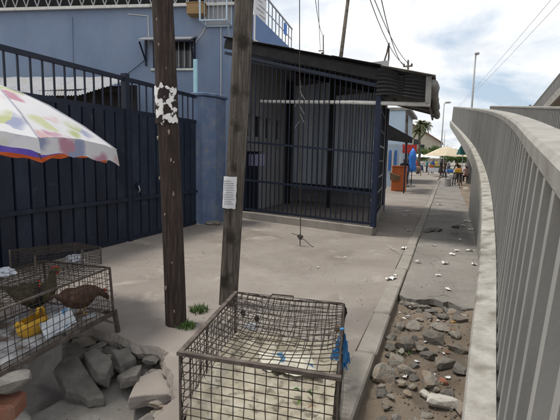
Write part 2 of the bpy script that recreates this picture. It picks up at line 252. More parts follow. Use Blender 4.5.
# ------------------------------------------------------------------ mesh builder
WL = {}                                  # world location of each object's origin
def V(*a): return Vector(a) if len(a) == 3 else Vector(a[0])
def basis(d, up=Vector((0, 0, 1))):
    d = d.normalized(); s = up.cross(d)
    if s.length < 1e-5: s = Vector((1, 0, 0)).cross(d)
    s.normalize(); return d, s, d.cross(s)
class MB:
    def __init__(s): s.v = []; s.f = []; s.m = []
    def add(s, vs, fs, mi=0):
        o = len(s.v); s.v += [Vector(p) for p in vs]; s.f += [tuple(i+o for i in f) for f in fs]; s.m += [mi]*len(fs); return s
    def hexa(s, p, mi=0):                # 8 corners: bottom 4 ccw, top 4 ccw
        return s.add(p, [(3, 2, 1, 0), (4, 5, 6, 7), (0, 1, 5, 4), (1, 2, 6, 5), (2, 3, 7, 6), (3, 0, 4, 7)], mi)
    def box(s, c, d, rz=0.0, mi=0, mat=None):
        x, y, z = d[0]/2, d[1]/2, d[2]/2; Q = mat or Matrix.Rotation(rz, 3, 'Z'); c = Vector(c)
        return s.hexa([c+Q@Vector(p) for p in ((-x, -y, -z), (x, -y, -z), (x, y, -z), (-x, y, -z), (-x, -y, z), (x, -y, z), (x, y, z), (-x, y, z))], mi)
    def bar(s, a, b, w, h, up=Vector((0, 0, 1)), mi=0):
        a, b = Vector(a), Vector(b); d, sx, uy = basis(b-a, up); sx *= w/2; uy *= h/2
        return s.hexa([a-sx-uy, a+sx-uy, b+sx-uy, b-sx-uy, a-sx+uy, a+sx+uy, b+sx+uy, b-sx+uy], mi)
    def tube(s, pts, r, n=6, cap=True, mi=0):
        pts = [Vector(p) for p in pts]; rs = r if isinstance(r, (list, tuple)) else [r]*len(pts); vs = []; fs = []
        ref = None
        for i, p in enumerate(pts):
            t = (pts[min(i+1, len(pts)-1)]-pts[max(i-1, 0)])
            if ref is None:
                _, sx, uy = basis(t)
            else:
                d = t.normalized(); sx = (ref - d*ref.dot(d)); sx = sx.normalized() if sx.length > 1e-6 else basis(t)[1]; uy = d.cross(sx)
            ref = sx
            for k in range(n):
                a = 2*math.pi*k/n; vs.append(p + sx*(rs[i]*math.cos(a)) + uy*(rs[i]*math.sin(a)))
        for i in range(len(pts)-1):
            for k in range(n): fs.append((i*n+k, i*n+(k+1) % n, (i+1)*n+(k+1) % n, (i+1)*n+k))
        if cap: fs += [tuple(range(n-1, -1, -1)), tuple((len(pts)-1)*n+k for k in range(n))]
        return s.add(vs, fs, mi)
    def lathe(s, prof, c, n=16, mi=0, mat=None):
        c = Vector(c); vs = []; fs = []; Q = mat or Matrix.Identity(3)
        for (r, z) in prof:
            for k in range(n): a = 2*math.pi*k/n; vs.append(c+Q@Vector((r*math.cos(a), r*math.sin(a), z)))
        for i in range(len(prof)-1):
            for k in range(n): fs.append((i*n+k, i*n+(k+1) % n, (i+1)*n+(k+1) % n, (i+1)*n+k))
        fs += [tuple(range(n-1, -1, -1)), tuple((len(prof)-1)*n+k for k in range(n))]
        return s.add(vs, fs, mi)
    def prism(s, poly, z0, z1, mi=0):
        n = len(poly); vs = [(x, y, z0) for x, y in poly]+[(x, y, z1) for x, y in poly]
        return s.add(vs, [tuple(range(n-1, -1, -1)), tuple(range(n, 2*n))]+[(i, (i+1) % n, n+(i+1) % n, n+i) for i in range(n)], mi)
    def grid(s, fn, nu, nv, mi=0):
        vs = [fn(i/nu, j/nv) for j in range(nv+1) for i in range(nu+1)]
        return s.add(vs, [(j*(nu+1)+i, j*(nu+1)+i+1, (j+1)*(nu+1)+i+1, (j+1)*(nu+1)+i) for j in range(nv) for i in range(nu)], mi)
    def ball(s, c, r, seed=None, amp=0.0, sub=2, mi=0, mat=None):
        bm = bmesh.new(); bmesh.ops.create_icosphere(bm, subdivisions=sub, radius=1.0); c = Vector(c); Q = mat or Matrix.Identity(3); r = Vector(r) if not isinstance(r, (int, float)) else Vector((r, r, r))
        vs = []
        for v in bm.verts:
            k = 1.0 + (amp*noise.noise(v.co*1.7+Vector((seed*3.1, seed*1.7, 0))) if amp else 0)
            vs.append(c+Q@Vector((v.co.x*r.x*k, v.co.y*r.y*k, v.co.z*r.z*k)))
        s.add(vs, [tuple(v.index for v in f.verts) for f in bm.faces], mi); bm.free(); return s
    def rock(s, c, size, seed, rot=None, cuts=9, mi=0):
        """angular broken stone: a sphere cut by random planes"""
        q = random.Random(seed); bm = bmesh.new(); bmesh.ops.create_icosphere(bm, subdivisions=2, radius=1.0)
        pl = []
        for _ in range(cuts):
            d = Vector((q.gauss(0, 1), q.gauss(0, 1), q.gauss(0, 1))).normalized(); pl.append((d, q.uniform(0.42, 0.8)))
        Q = rot or Matrix.Rotation(q.uniform(0, 6.28), 3, 'Z'); c = Vector(c); vs = []
        for v in bm.verts:
            p = v.co.copy()
            for d, h in pl:
                e = p.dot(d)-h
                if e > 0: p -= d*e
            p *= 1.25
            p += Vector((q.gauss(0, 1), q.gauss(0, 1), q.gauss(0, 1)))*0.025
            vs.append(c+Q@Vector((p.x*size[0]/2, p.y*size[1]/2, p.z*size[2]/2)))
        s.add(vs, [tuple(v.index for v in f.verts) for f in bm.faces], mi); bm.free(); return s
    def build(s, name, mats, parent=None, loc=None, smooth=False, bevel=0.0):
        if loc is None:
            xs = [p.x for p in s.v]; ys = [p.y for p in s.v]; zs = [p.z for p in s.v]
            loc = Vector(((min(xs)+max(xs))/2, (min(ys)+max(ys))/2, min(zs)))
        loc = Vector(loc); me = bpy.data.meshes.new(name); me.from_pydata([p-loc for p in s.v], [], s.f)
        if not isinstance(mats, (list, tuple)): mats = [mats]
        for m in mats: me.materials.append(m)
        if len(mats) > 1: me.polygons.foreach_set('material_index', s.m)
        bm = bmesh.new(); bm.from_mesh(me); bmesh.ops.recalc_face_normals(bm, faces=bm.faces)
        if bevel: bmesh.ops.bevel(bm, geom=[e for e in bm.edges if e.is_manifold and e.calc_face_angle(0) > 0.6], offset=bevel, segments=1, affect='EDGES', clamp_overlap=True)
        bm.to_mesh(me); bm.free()
        if smooth: me.polygons.foreach_set('use_smooth', [True]*len(me.polygons))
        me.update(); o = bpy.data.objects.new(name, me); return place(o, loc, parent)
def place(o, loc, parent=None):
    COL.objects.link(o); WL[o] = Vector(loc)
    if parent is not None: o.parent = parent; o.location = WL[o]-WL[parent]
    else: o.location = loc
    return o
def tag(o, label=None, cat=None, group=None, kind=None):
    if label: o['label'] = label
    if cat: o['category'] = cat
    if group: o['group'] = group
    if kind: o['kind'] = kind
    return o
def thing(name, loc, label, cat, group=None):
    e = bpy.data.objects.new(name, None); e.empty_display_size = 0.2; place(e, Vector(loc)); return tag(e, label, cat, group)
def inst(name, mesh, loc, parent=None, mat3=None, scale=None):
    o = bpy.data.objects.new(name, mesh); place(o, Vector(loc), parent)
    if mat3 is not None: o.rotation_euler = mat3.to_euler()
    if scale is not None: o.scale = scale
    return o
def copy_tree(o, dloc, parent=None):
    c = o.copy(); COL.objects.link(c); WL[c] = WL[o]+dloc
    if parent is not None: c.parent = parent
    else: c.location = o.location+dloc
    for ch in list(o.children): copy_tree(ch, dloc, c)
    return c
def fbm(x, y, s, o=0.0): return noise.fractal(Vector((x*s+o, y*s-o, o*0.7)), 1.0, 2.0, 4)

# ================================================================== GROUND
PIT = [(-9.0, 2.7), (-3.6, 2.84), (-3.1, 2.86), (-2.62, 2.84), (-2.4, 2.8), (-2.16, 2.8), (-2.0, 2.7), (-1.86, 2.52), (-1.7, 2.38), (-1.58, 2.18), (-1.54, 1.9), (-1.55, 1.6), (-1.5, 1.0), (-1.52, -3)]
def ground_z(x, y):
    z = -0.115
    if -10 < x < -1.3 and y < 3.1:                       # pit
        k = min(1, max(0, (3.0-y)/0.35))*min(1, max(0, (-1.35-x)/0.25)); z -= 0.15*k
        z -= 0.28*min(1, max(0, (-2.62-x)/0.3))*min(1, max(0, (2.95-y)/0.2))  # extra depth added under the cage to deepen the shade there
        z += 0.045*fbm(x, y, 1.6, 3.0)+0.012*fbm(x, y, 9, 1.0)
    elif -0.5 < x < 1.2 and y < 6:                       # dug strip beside the kerb
        z += 0.03+0.05*fbm(x, y, 1.7, 5.0)+0.02*fbm(x, y, 7, 2.0)+0.012*fbm(x, y, 19, 8.0)
        z = min(z, -0.03)
    return z
def axis(lo, hi, d0, d1, step, far):
    a = [d0+step*i for i in range(int(round((d1-d0)/step))+1)]; x = step
    p = d1
    while p < hi: x *= 1.45; p += x; a.append(min(p, hi))
    x = step; p = d0; b = []
    while p > lo: x *= 1.45; p -= x; b.append(max(p, lo))
    return b[::-1]+a
xs = axis(-500, 500, -4.0, 1.0, 0.045, 0); ys = axis(-60, 900, 0.6, 5.8, 0.045, 0)
mb = MB(); nx = len(xs)
mb.add([(x, y, ground_z(x, y)) for y in ys for x in xs], [(j*nx+i, j*nx+i+1, (j+1)*nx+i+1, (j+1)*nx+i) for j in range(len(ys)-1) for i in range(nx-1)])
tag(mb.build('ground', m_dirt, loc=(0, 0, 0), smooth=True), kind='structure')
m_dust = ground_mat('grey_dust', [(0.2, 0.188, 0.172), (0.29, 0.272, 0.25), (0.235, 0.215, 0.19)], 1.3,
                    [((0.13, 0.12, 0.105), 1.8, 0.55, 0.72), ((0.33, 0.31, 0.28), 3.1, 0.6, 0.72)], bump=0.7, speck=(0.33, 0.31, 0.28))
mb = MB(); mb.grid(lambda u, v: Vector((-4.3+2.95*u, 0.3+2.75*v, ground_z(-4.3+2.95*u, 0.3+2.75*v)+.006)), 70, 66)
tag(mb.build('pit_floor', m_dust, loc=(0, 0, 0), smooth=True), kind='structure')
# concrete pavement slab with its broken edge along the pit
edge = []
for i in range(len(PIT)-1):
    (x0, y0), (x1, y1) = PIT[i], PIT[i+1]; L_ = math.hypot(x1-x0, y1-y0); n = max(1, int(L_/0.03)) if L_ < 2.3 else 1
    for k in range(n):
        t = k/n; x_, y_ = x0+t*(x1-x0), y0+t*(y1-y0); c_ = 1 if L_ < 2.3 else 0
        edge.append((x_+c_*(.07*fbm(x_, y_, 3.2, 4)+.022*fbm(x_, y_, 13, 1)), y_+c_*(.07*fbm(x_, y_, 3.2, 9)+.022*fbm(x_, y_, 13, 7))))
mb = MB(); poly = edge+[(-1.52, -3), (-0.616, -3), (-0.616, 62), (-14, 62), (-14, 2.7)]
n = len(poly); vs = []
for zr_, ou in ((0.0, 0), (-.018, .012), (-.06, .03), (-.115, .05)):
    for k, (x_, y_) in enumerate(poly):
        if k < len(edge) and ou:
            (xa, ya), (xb, yb) = poly[max(0, k-3)], poly[min(len(edge), k+3)]; d_ = math.hypot(xb-xa, yb-ya) or 1; nx_, ny_ = (yb-ya)/d_, -(xb-xa)/d_
            w_ = ou*(.5+1.3*abs(fbm(x_, y_+zr_*9, 9, 2)))-(.03 if zr_ < -.1 else 0); vs.append((x_+nx_*w_*-1*-1, y_+ny_*w_, zr_+.012*fbm(x_, y_, 15, 6)))
        else: vs.append((x_, y_, zr_))
fs = [tuple(range(n))]+[(r_*n+k, r_*n+(k+1) % n, (r_+1)*n+(k+1) % n, (r_+1)*n+k) for r_ in range(3) for k in range(n)]
mb.add(vs, fs)
tag(mb.build('pavement', m_pave, loc=(0, 0, -0.11)), kind='structure')
# worn path between kerb and ramp, broken off at its near end
mb = MB(); pe = []
for k in range(25):
    x = -0.434+1.19*k/24; pe.append((x, 5.13-0.16*k/24+0.13*fbm(x, 0, 3.3, 2)+0.05*fbm(x, 1, 12, 6)))
mb.prism(pe+[(0.8, 62), (-0.434, 62)], -0.09, -0.018)
tag(mb.build('path', m_path, loc=(0, 0, -0.09)), kind='structure')
kerb = bpy.data.objects.new('kerb', None); place(kerb, (-0.525, 0, 0)); tag(kerb, kind='structure')
kb = MB().box((0, 0, -0.09), (0.17, 0.96, 0.22)).build('kerb_stone', m_kerb, kerb, loc=(0, 0, 0), bevel=0.014)
kme = kb.data; COL.objects.unlink(kb); bpy.data.objects.remove(kb)
for i in range(40):
    inst('kerb_stone', kme, (-0.525+rnd.uniform(-.008, .008), -2.0+0.975*i, rnd.uniform(-.006, .006)), kerb, Matrix.Rotation(rnd.uniform(-.008, .008), 3, 'Z'))
# far road / market square, a sheet just above the earth
mb = MB().add([(-60, 62.5, -0.02), (120, 62.5, -0.02), (200, 300, -0.02), (-200, 300, -0.02)], [(0, 1, 2, 3)])
tag(mb.build('road', m_path), kind='structure')

# ================================================================== FLYOVER RAMP
KX = [(-1.0, 0.13), (0.6, 0.175), (1.95, 0.275), (4.42, 0.485), (7.39, 0.67), (9.77, 0.755), (12.3, 0.79), (15.6, 0.785), (21.8, 0.65), (30, 0.4), (39.2, 0.12)]
def xin(y):
    """catmull-rom through the surveyed foot line of the parapet"""
    for i in range(len(KX)-1):
        if y <= KX[i+1][0] or i == len(KX)-2:
            p0 = KX[max(i-1, 0)]; p1 = KX[i]; p2 = KX[i+1]; p3 = KX[min(i+2, len(KX)-1)]; t = (y-p1[0])/(p2[0]-p1[0])
            m1 = (p2[1]-p0[1])/(p2[0]-p0[0])*(p2[0]-p1[0]); m2 = (p3[1]-p1[1])/(p3[0]-p1[0])*(p2[0]-p1[0])
            return (2*t**3-3*t*t+1)*p1[1]+(t**3-2*t*t+t)*m1+(-2*t**3+3*t*t)*p2[1]+(t**3-t*t)*m2
def zr(y): return 0.248+0.12*y
RW = 3.0; CX, CY = 4.6, 39.2
def ramp_path():
    """centre points + left normal: up leg, flat half turn, return leg; s = running list"""
    out = []
    y = 0.55
    while y < 39.1:
        d = Vector((xin(min(y+.1, 39.2))-xin(y-.1), .2, 0)).normalized(); out.append((Vector((xin(y), y, zr(y))), Vector((-d.y, d.x, 0)), d)); y += 0.25 if y < 20 else 0.5
    for k in range(1, 36):
        a = math.pi-math.pi*k/36; d = Vector((math.sin(a), -math.cos(a), 0)); nrm = Vector((math.cos(a), math.sin(a), 0))
        out.append((Vector((CX+4.48*math.cos(a), CY+4.48*math.sin(a), zr(39.2))), nrm, d))
    y = 39.2
    while y > 12:
        out.append((Vector((CX+4.48, y, zr(39.2)+0.12*(39.2-y))), Vector((1, 0, 0)), Vector((0, -1, 0)))); y -= 0.6
    return out
RP = ramp_path()
ramp = thing('flyover_ramp', (0.9, 8.0, 0), 'curving concrete ramp with finned parapets rising beside the dug-up strip', 'ramp')
def sweep(name, mat, prof, path, parent, smooth=False, cap=True):
    """prof: (offset to the right of the outer edge, z) pairs swept along the ramp path"""
    mb = MB(); n = len(prof)
    vs = [p - nrm*o + Vector((0, 0, z)) for (p, nrm, d) in path for (o, z) in prof]
    fs = [(i*n+k, i*n+(k+1) % n, (i+1)*n+(k+1) % n, (i+1)*n+k) for i in range(len(path)-1) for k in range(n)]
    fs += [tuple(range(n)), tuple((len(path)-1)*n+k for k in range(n))]
    return mb.add(vs, fs).build(name, mat, parent, smooth=smooth)
sweep('deck', m_conc, [(0.0, -0.05), (RW, -0.05), (RW, -0.35), (0.0, -0.35)], RP, ramp)
sweep('edge_beam', m_ledge, [(-0.14, -0.03), (-0.13, 0.0), (-0.004, 0.012), (-0.004, -0.5), (-0.11, -0.5), (-0.135, -0.16)], RP, ramp)
sweep('edge_beam', m_ledge, [(RW+.004, 0.0), (RW+.16, 0.0), (RW+.16, -0.5), (RW+.004, -0.5)], RP, ramp)
up = [q for q in RP if q[0].y < 13.9 and q[1].x < -0.9]
mb = MB()
n = 4; vs = []
for (p, nrm, d) in up:
    for o, top in ((-0.1, 1), (-0.1, 0), (RW-.2, 0), (RW-.2, 1)):
        q = p-nrm*o; vs.append((q.x, q.y, max(p.z-0.36, -0.1) if top else -0.14))
fs = [(i*n+k, i*n+(k+1) % n, (i+1)*n+(k+1) % n, (i+1)*n+k) for i in range(len(up)-1) for k in range(n)]+[tuple(range(n)), tuple((len(up)-1)*n+k for k in range(n))]
mb.add(vs, fs).build('abutment_wall', m_conc, ramp)
for (yy, retn) in ((21, 0), (29, 0), (36, 0), (31, 1), (22, 1), (14, 1)):
    if retn: px_, zt = CX+4.48-1.5, zr(39.2)+0.12*(39.2-yy)-0.36
    else: px_, zt = xin(yy)+1.6, zr(yy)-0.36
    MB().lathe([(0.35, -0.14), (0.35, zt-0.5), (0.6, zt+0.02)], (px_, yy, 0), 18).build('column', m_conc, ramp, smooth=False)
LEAN = 0.045
def fin_mesh():
    # 1 m tall fin, local x = along the ramp, y = to the left (street) side, z up; tapered plan
    b = MB(); hz = 1.105
    pl = [(-0.028, 0.0), (0.028, 0.0), (0.042, -0.15), (-0.042, -0.15)]
    b.add([(x, y, -0.02) for x, y in pl]+[(x, y, hz) for x, y in pl], [(3, 2, 1, 0), (4, 5, 6, 7), (0, 1, 5, 4), (1, 2, 6, 5), (2, 3, 7, 6), (3, 0, 4, 7)])
    me = bpy.data.meshes.new('fin'); me.from_pydata(b.v, [], b.f); me.materials.append(m_fin); me.update(); return me
finm = fin_mesh()
SL = math.atan(0.12)
def fin_frame(p, nrm, d, slope, left=True):
    dd = (d + Vector((0, 0, slope))).normalized(); upv = (Vector((0, 0, 1)) - dd*dd.z).normalized()
    nn = nrm if left else -nrm
    upv = (upv - nrm*LEAN).normalized() if left else (upv + nrm*LEAN*0).normalized()
    yv = upv.cross(dd).normalized()
    return Matrix((dd, yv, upv)).transposed() if left else Matrix((-dd, -yv, upv)).transposed()
def walk(path, step):
    out = []; acc = 0
    for i in range(len(path)-1):
        a, b_ = path[i], path[i+1]; L_ = (b_[0]-a[0]).length; t = acc
        while t < L_:
            k = t/L_; out.append((a[0].lerp(b_[0], k), a[1].lerp(b_[1], k).normalized(), a[2].lerp(b_[2], k).normalized(), ((b_[0].z-a[0].z)/max(1e-4, Vector((b_[0].x-a[0].x, b_[0].y-a[0].y)).length)))); t += step
        acc = t-L_
    return out
parL = bpy.data.objects.new('parapet', None); place(parL, (0.5, 4.0, 0.7), ramp)
far = MB()
for (p, nrm, d, slp) in walk(RP, 0.235):
    Q = fin_frame(p, nrm, d, slp)
    if p.y < 20 and nrm.x < -0.9 and p.x < 2: inst('fin', finm, p, parL, Q)
    else: far.add([p+Q@v.co for v in finm.vertices], [tuple(f.vertices) for f in finm.polygons])
tag(far.build('fin_row', m_fin, parL), kind='stuff')
far = MB(); parR = bpy.data.objects.new('parapet', None); place(parR, (3.8, 9, 1.2), ramp)
RQ = [(p-nrm*RW, nrm, d) for (p, nrm, d) in RP]
for (p, nrm, d, slp) in walk(RQ, 0.235):
    Q = fin_frame(p, nrm, d, slp, False)
    far.add([p+Q@v.co for v in finm.vertices], [tuple(f.vertices) for f in finm.polygons])
tag(far.build('fin_row', m_fin, parR), kind='stuff')
# copings, in cast lengths with open joints
def coping(path, off, par, seg=10):
    mb = MB(); prof = [(0.0, 1.1), (-0.006, 1.165), (0.012, 1.185), (0.165, 1.185), (0.18, 1.165), (0.18, 1.1)]
    i = 0
    while i < len(path)-1:
        j = min(i+seg, len(path)-1); mb = MB(); n = 6; vs = []
        sub = path[i:j+1]
        for q, (p, nrm, d) in enumerate(sub):
            sh = (d*0.006 if q == 0 else -d*0.006 if q == len(sub)-1 else Vector())
            for (o, z) in prof: vs.append(p+sh-nrm*(o+off+LEAN*z*(1 if off < 1 else 0))-d*(0.12*z if abs(nrm.x) > .9 and abs(p.y-39.2) > .7 else 0.0)+Vector((0, 0, z)))
        fs = [(a*n+k, a*n+(k+1) % n, (a+1)*n+(k+1) % n, (a+1)*n+k) for a in range(len(sub)-1) for k in range(n)]+[tuple(range(n)), tuple((len(sub)-1)*n+k for k in range(n))]
        mb.add(vs, fs).build('coping', m_coping, par); i = j
coping(RP, 0.0, parL); coping(RP, RW-0.17, parR)

# ================================================================== SHELTER (barred shop porch)
A = Vector((-4.96, 9.84, 0)); B = Vector((-1.37, 8.86, 0)); T = (B-A).normalized(); NF = Vector((T.y, -T.x, 0))      # NF faces the camera
SD = Vector((-1.8, 13.6, 0))-B; SDn = SD.normalized()
sh = thing('barred_shop_porch', (-3.1, 10.5, 0), 'dark blue barred porch with sloping black roof and grey plank partitions inside', 'porch')
LF = (B-A).length
MB().bar(A+Vector((0, 0, .06))-NF*.1-T*.25, B+Vector((0, 0, .06))-NF*.1, 0.2, 0.24).build('plinth', m_kerb, sh, bevel=.012)
MB().bar(B+Vector((0, 0, .055))+SDn*.11-T*.09, B+SD+Vector((0, 0, .055))-T*.09, 0.2, 0.23).build('plinth', m_kerb, sh, bevel=.012)
MB().hexa([A-NF*.2-T*.2+Vector((0,0,-.05)), B-NF*.2-T*.2+Vector((0,0,-.05)), B+SD-T*.2+Vector((0,0,-.05)), A+SD+Vector((0,0,-.05)), A-NF*.2-T*.2+Vector((0,0,.1)), B-NF*.2-T*.2+Vector((0,0,.1)), B+SD-T*.2+Vector((0,0,.1)), A+SD+Vector((0,0,.1))]).build('floor', m_pave, sh)
def fz(s, zl, zrr): return zl+(zrr-zl)*s/LF
def fp(s, z, off=0.0): return A+T*s+Vector((0, 0, z))-NF*(0.1+off)
post = MB().bar(fp(LF-.03, .17), fp(LF-.03, 3.36), .1, .1, T).build('corner_post', m_bluepost, sh)
MB().bar(fp(0.02, .17), fp(0.02, 4.3), .09, .09, T).build('wall_post', m_bluepost, sh)
for (zl, z2, hh) in ((4.16, 3.26, .09), (3.98, 3.1, .05), (1.98, 1.72, .05), (1.0, 0.88, .05), (0.24, 0.24, .05)):
    MB().bar(fp(.06, zl), fp(LF-.08, z2), .045, hh).build('rail', m_navy2, sh)
nb = 27
for i in range(nb):
    s_ = .12+(LF-.26)*i/(nb-1); j = rnd.uniform(-.006, .006)
    MB().bar(fp(s_+j, .22), fp(s_-j, fz(s_, 4.14, 3.24)), .02, .02, T).build('bar', m_navy2, sh)
# side grille
def sp(t, z): return B+SDn*t-T*.06+Vector((0, 0, z))
LS = SD.length
for t in [0.35+0.3*i for i in range(int((LS-.3)/0.3))]:
    MB().bar(sp(t, .17), sp(t, 3.15), .02, .02, T).build('bar', m_navy2, sh)
for z in (.35, .75, 1.15, 1.55, 1.95, 2.35, 2.8, 3.15): MB().bar(sp(.06, z+rnd.uniform(-.03, .03)), sp(LS, z), .02, .045).build('rail', m_steel if z in (.75, 1.15, 1.95) else m_navy2, sh)
MB().bar(sp(LS, .0), sp(LS, 3.15), .16, .16, T).build('rear_post', m_bluepost, sh)
# roof
RFL = Vector((-5.5, 10.02, 4.56)); RFR = Vector((-0.36, 8.62, 3.1)); RBR = Vector((-0.42, 14.6, 3.06)); RBL = Vector((-5.5, 15.2, 4.56))
roof = MB().hexa([RFL, RFR, RBR, RBL]+[p+Vector((0, 0, .035)) for p in (RFL, RFR, RBR, RBL)]).build('roof', m_dark, sh)
# corrugated sheets lying on it, their edges showing
mb = MB()
def roofpt(u, v): return RFL.lerp(RFR, u).lerp(RBL.lerp(RBR, u), v)
nw = 76
for i in range(5):
    u0_, u1_ = i*.2-.004+rnd.uniform(-.01, .01), (i+1)*.2+.012
    def fn(a, b, u0_=u0_, u1_=u1_, i=i): 
        p = roofpt(u0_+(u1_-u0_)*a, -0.03+1.05*b); return p+Vector((0, 0, .06+.012*(i % 2)+.018*math.sin(b*nw*2)))
    mb2 = MB().grid(fn, 1, nw*2); mb2.build('roof_sheet', m_asb if i == 4 else m_dark, roof)
MB().bar(RFL+NF*.03+Vector((0, 0, -.11)), RFL.lerp(RFR, .83)+NF*.03+Vector((0, 0, -.11)), .04, .2).build('fascia_board', m_dark, sh)
MB().bar(RFL+NF*.0+Vector((0, 0, -.32)), RFL.lerp(RFR, .83)+Vector((0, 0, -.32)), .08, .07).build('beam', m_navy2, sh)
# deep black sheet closing the overhang's gable
mb = MB(); n = 24; p0 = RFL.lerp(RFR, .80); p1 = RFL.lerp(RFR, .985)
def fg(a, b):
    p = p0.lerp(p1, a); top = p.z+.02-(.07 if .42 < a < .56 else 0)+.02*math.sin(a*9); bot = 2.86-.1*a+.03*math.sin(a*5)
    return Vector((p.x, p.y, bot+(top-bot)*b))+NF*(.09+.012*math.sin(b*44)+.02*math.sin(a*11))
MB().grid(fg, n, 40).build('gable_sheet', m_dark, sh)
MB().grid(lambda a, b: roofpt(.785+.2*a, .02+.97*b)+Vector((0, 0, -.012-.012*math.sin(b*110))), 1, 120).build('soffit_sheet', m_asb, sh)
# grey rolled gutter along the low eave
mb = MB(); pts = [RFR.lerp(RBR, k/12)+Vector((.03+.012*math.sin(k*2.1), 0, -.09+.02*math.sin(k*1.7))) for k in range(13)]; pts[0] -= Vector((0, .06, 0))
mb.tube(pts, [.085+.012*math.sin(k*1.3) for k in range(13)], 10).build('gutter', m_asb, sh, smooth=True)
MB().bar(RFR+Vector((-.1, .02, -.14)), RBR+Vector((-.1, -.02, -.14)), .05, .1).build('eave_purlin', m_asb, sh)
for k in range(6):
    q = .05+.18*k; a_ = roofpt(.76, q)+Vector((0, 0, -.05)); b_ = roofpt(.985, q)+Vector((0, 0, -.05)); MB().bar(a_, b_, .05, .07).build('rafter', m_asb, sh)
MB().bar(p1+Vector((.02, -.07, .03)), Vector((p1.x+.03, p1.y-.07, 2.66)), .06, .1).build('bargeboard', m_asb, sh)
# white conduit running behind the bars and out under the overhang
a_ = onplane(252, 100, A, NF)-NF*.32; b_ = onplane(428, 104, A, NF)+NF*.02-T*.0
mb = MB(); mb.tube([a_, a_.lerp(b_, .3)+Vector((0, 0, .0)), a_.lerp(b_, .62)+Vector((0, 0, .01)), b_-NF*.12], .042, 10).build('white_conduit', m_pipe, sh, smooth=True)
# inside: partition of tall planks, dark posts, shop side wall with openings
BK = SDn*3.3
def bp(s, z): return A+T*s+BK+Vector((0, 0, z))
def panel(s0, s1, z0, z1, name):
    par = MB().bar(bp(s0, (z0+z1)/2)-NF*.06, bp(s1, (z0+z1)/2)-NF*.06, .03, z1-z0).build(name, m_grey_panel, sh)
    n = max(2, int((s1-s0)/.17)); w_ = (s1-s0)/n
    for i in range(n):
        MB().bar(bp(s0+w_*(i+.06), (z0+z1)/2)-NF*rnd.uniform(.0, .012), bp(s0+w_*(i+.94), (z0+z1)/2)-NF*rnd.uniform(0, .012), .03, z1-z0-.01).build('plank', m_grey_panel, par)
panel(.62, 1.98, .62, 3.85, 'partition'); panel(2.14, 3.5, .62, 3.45, 'partition')
for s_ in (.5, 2.06): MB().bar(bp(s_, .1)+NF*.06, bp(s_, 4.0)+NF*.06, .12, .12, T).build('post', m_dark, sh)
MB().bar(bp(.4, .75)+NF*.08, bp(3.5, .7)+NF*.08, .06, .12).build('partition_rail', m_navy2, sh)
w0_, w1_ = A-T*.2+SDn*4.5, A+T*(LF-.05)+SDn*4.5
rz_ = lambda p: RFL.z+(RFR.z-RFL.z)*(p.x-RFL.x)/(RFR.x-RFL.x)-.03
MB().hexa([Vector((p.x, p.y+dy, z)) for z in (-.05, None) for (p, dy) in ((w0_, 0), (w1_, 0), (w1_, .1), (w0_, .1)) for z in [z if z is not None else rz_(p)]]).build('rear_wall', m_shopwall, sh)

def wall_holes(P0, P1, z0, z1, thick, holes, name, mats, parent=None, loc=None):
    """vertical wall P0->P1 with rectangular openings (s0,s1,za,zb); the wall's body lies behind the P0->P1 face"""
    P0 = Vector(P0); P1 = Vector(P1); t = (P1-P0).normalized(); L_ = (P1-P0).length; back = Vector((-t.y, t.x, 0))*thick
    us = sorted({0, L_, *[h[0] for h in holes], *[h[1] for h in holes]}); vs_ = sorted({z0, z1, *[h[2] for h in holes], *[h[3] for h in holes]}); mb = MB()
    P = lambda u, z: Vector((P0.x+t.x*u, P0.y+t.y*u, z))
    ins = lambda u, z: any(h[0] < u < h[1] and h[2] < z < h[3] for h in holes)
    for i in range(len(us)-1):
        for j in range(len(vs_)-1):
            if ins((us[i]+us[i+1])/2, (vs_[j]+vs_[j+1])/2): continue
            q = [P(us[i], vs_[j]), P(us[i+1], vs_[j]), P(us[i+1], vs_[j+1]), P(us[i], vs_[j+1])]
            mb.add(q, [(0, 1, 2, 3)]); mb.add([p+back for p in q], [(3, 2, 1, 0)])
    for (a, b, c, d) in holes+[(0, L_, z0, z1)]:
        q = [P(a, c), P(b, c), P(b, d), P(a, d)]
        for k in range(4): mb.add([q[k], q[(k+1) % 4], q[(k+1) % 4]+back, q[k]+back], [(0, 1, 2, 3)])
    return mb.build(name, mats, parent, loc)
# side wall of the shop inside the porch (its face looks to the street)
W0 = Vector((-5.02, 9.95, 0)); W1 = Vector((-4.86, 14.6, 0))
hs = [(.25, .62, 2.15, 2.72), (.85, 1.25, 2.15, 2.72), (1.5, 1.9, 2.15, 2.72), (2.2, 2.6, 2.15, 2.72), (.25, 1.3, .1, 1.75)]
wall_holes(W0, W1, .1, 4.4, .2, hs, 'side_wall', m_shopwall, sh)
for (a, b, c, d) in hs:
    t_ = (W1-W0).normalized(); MB().bar(W0+t_*a+Vector((-.12, 0, (c+d)/2)), W0+t_*b+Vector((-.12, 0, (c+d)/2)), .02, d-c).build('window_pane' if c > 1 else 'door', m_glass if c > 1 else m_navy2, sh)
MB().lathe([(.09, .1), (.09, 3.9)], bp(.45, 0)+NF*1.0, 12).build('inner_column', m_shopwall, sh)
for i in range(3):
    p = onplane(251+5.6*i, 160, A-NF*.25, NF); o = MB().bar(p-T*.075, p+T*.075, .004, .3).build('paper_notice', m_notice)
    tag(o, 'small violet paper notice stuck inside the barred porch', 'notice', 'violet notices in a row inside the porch')

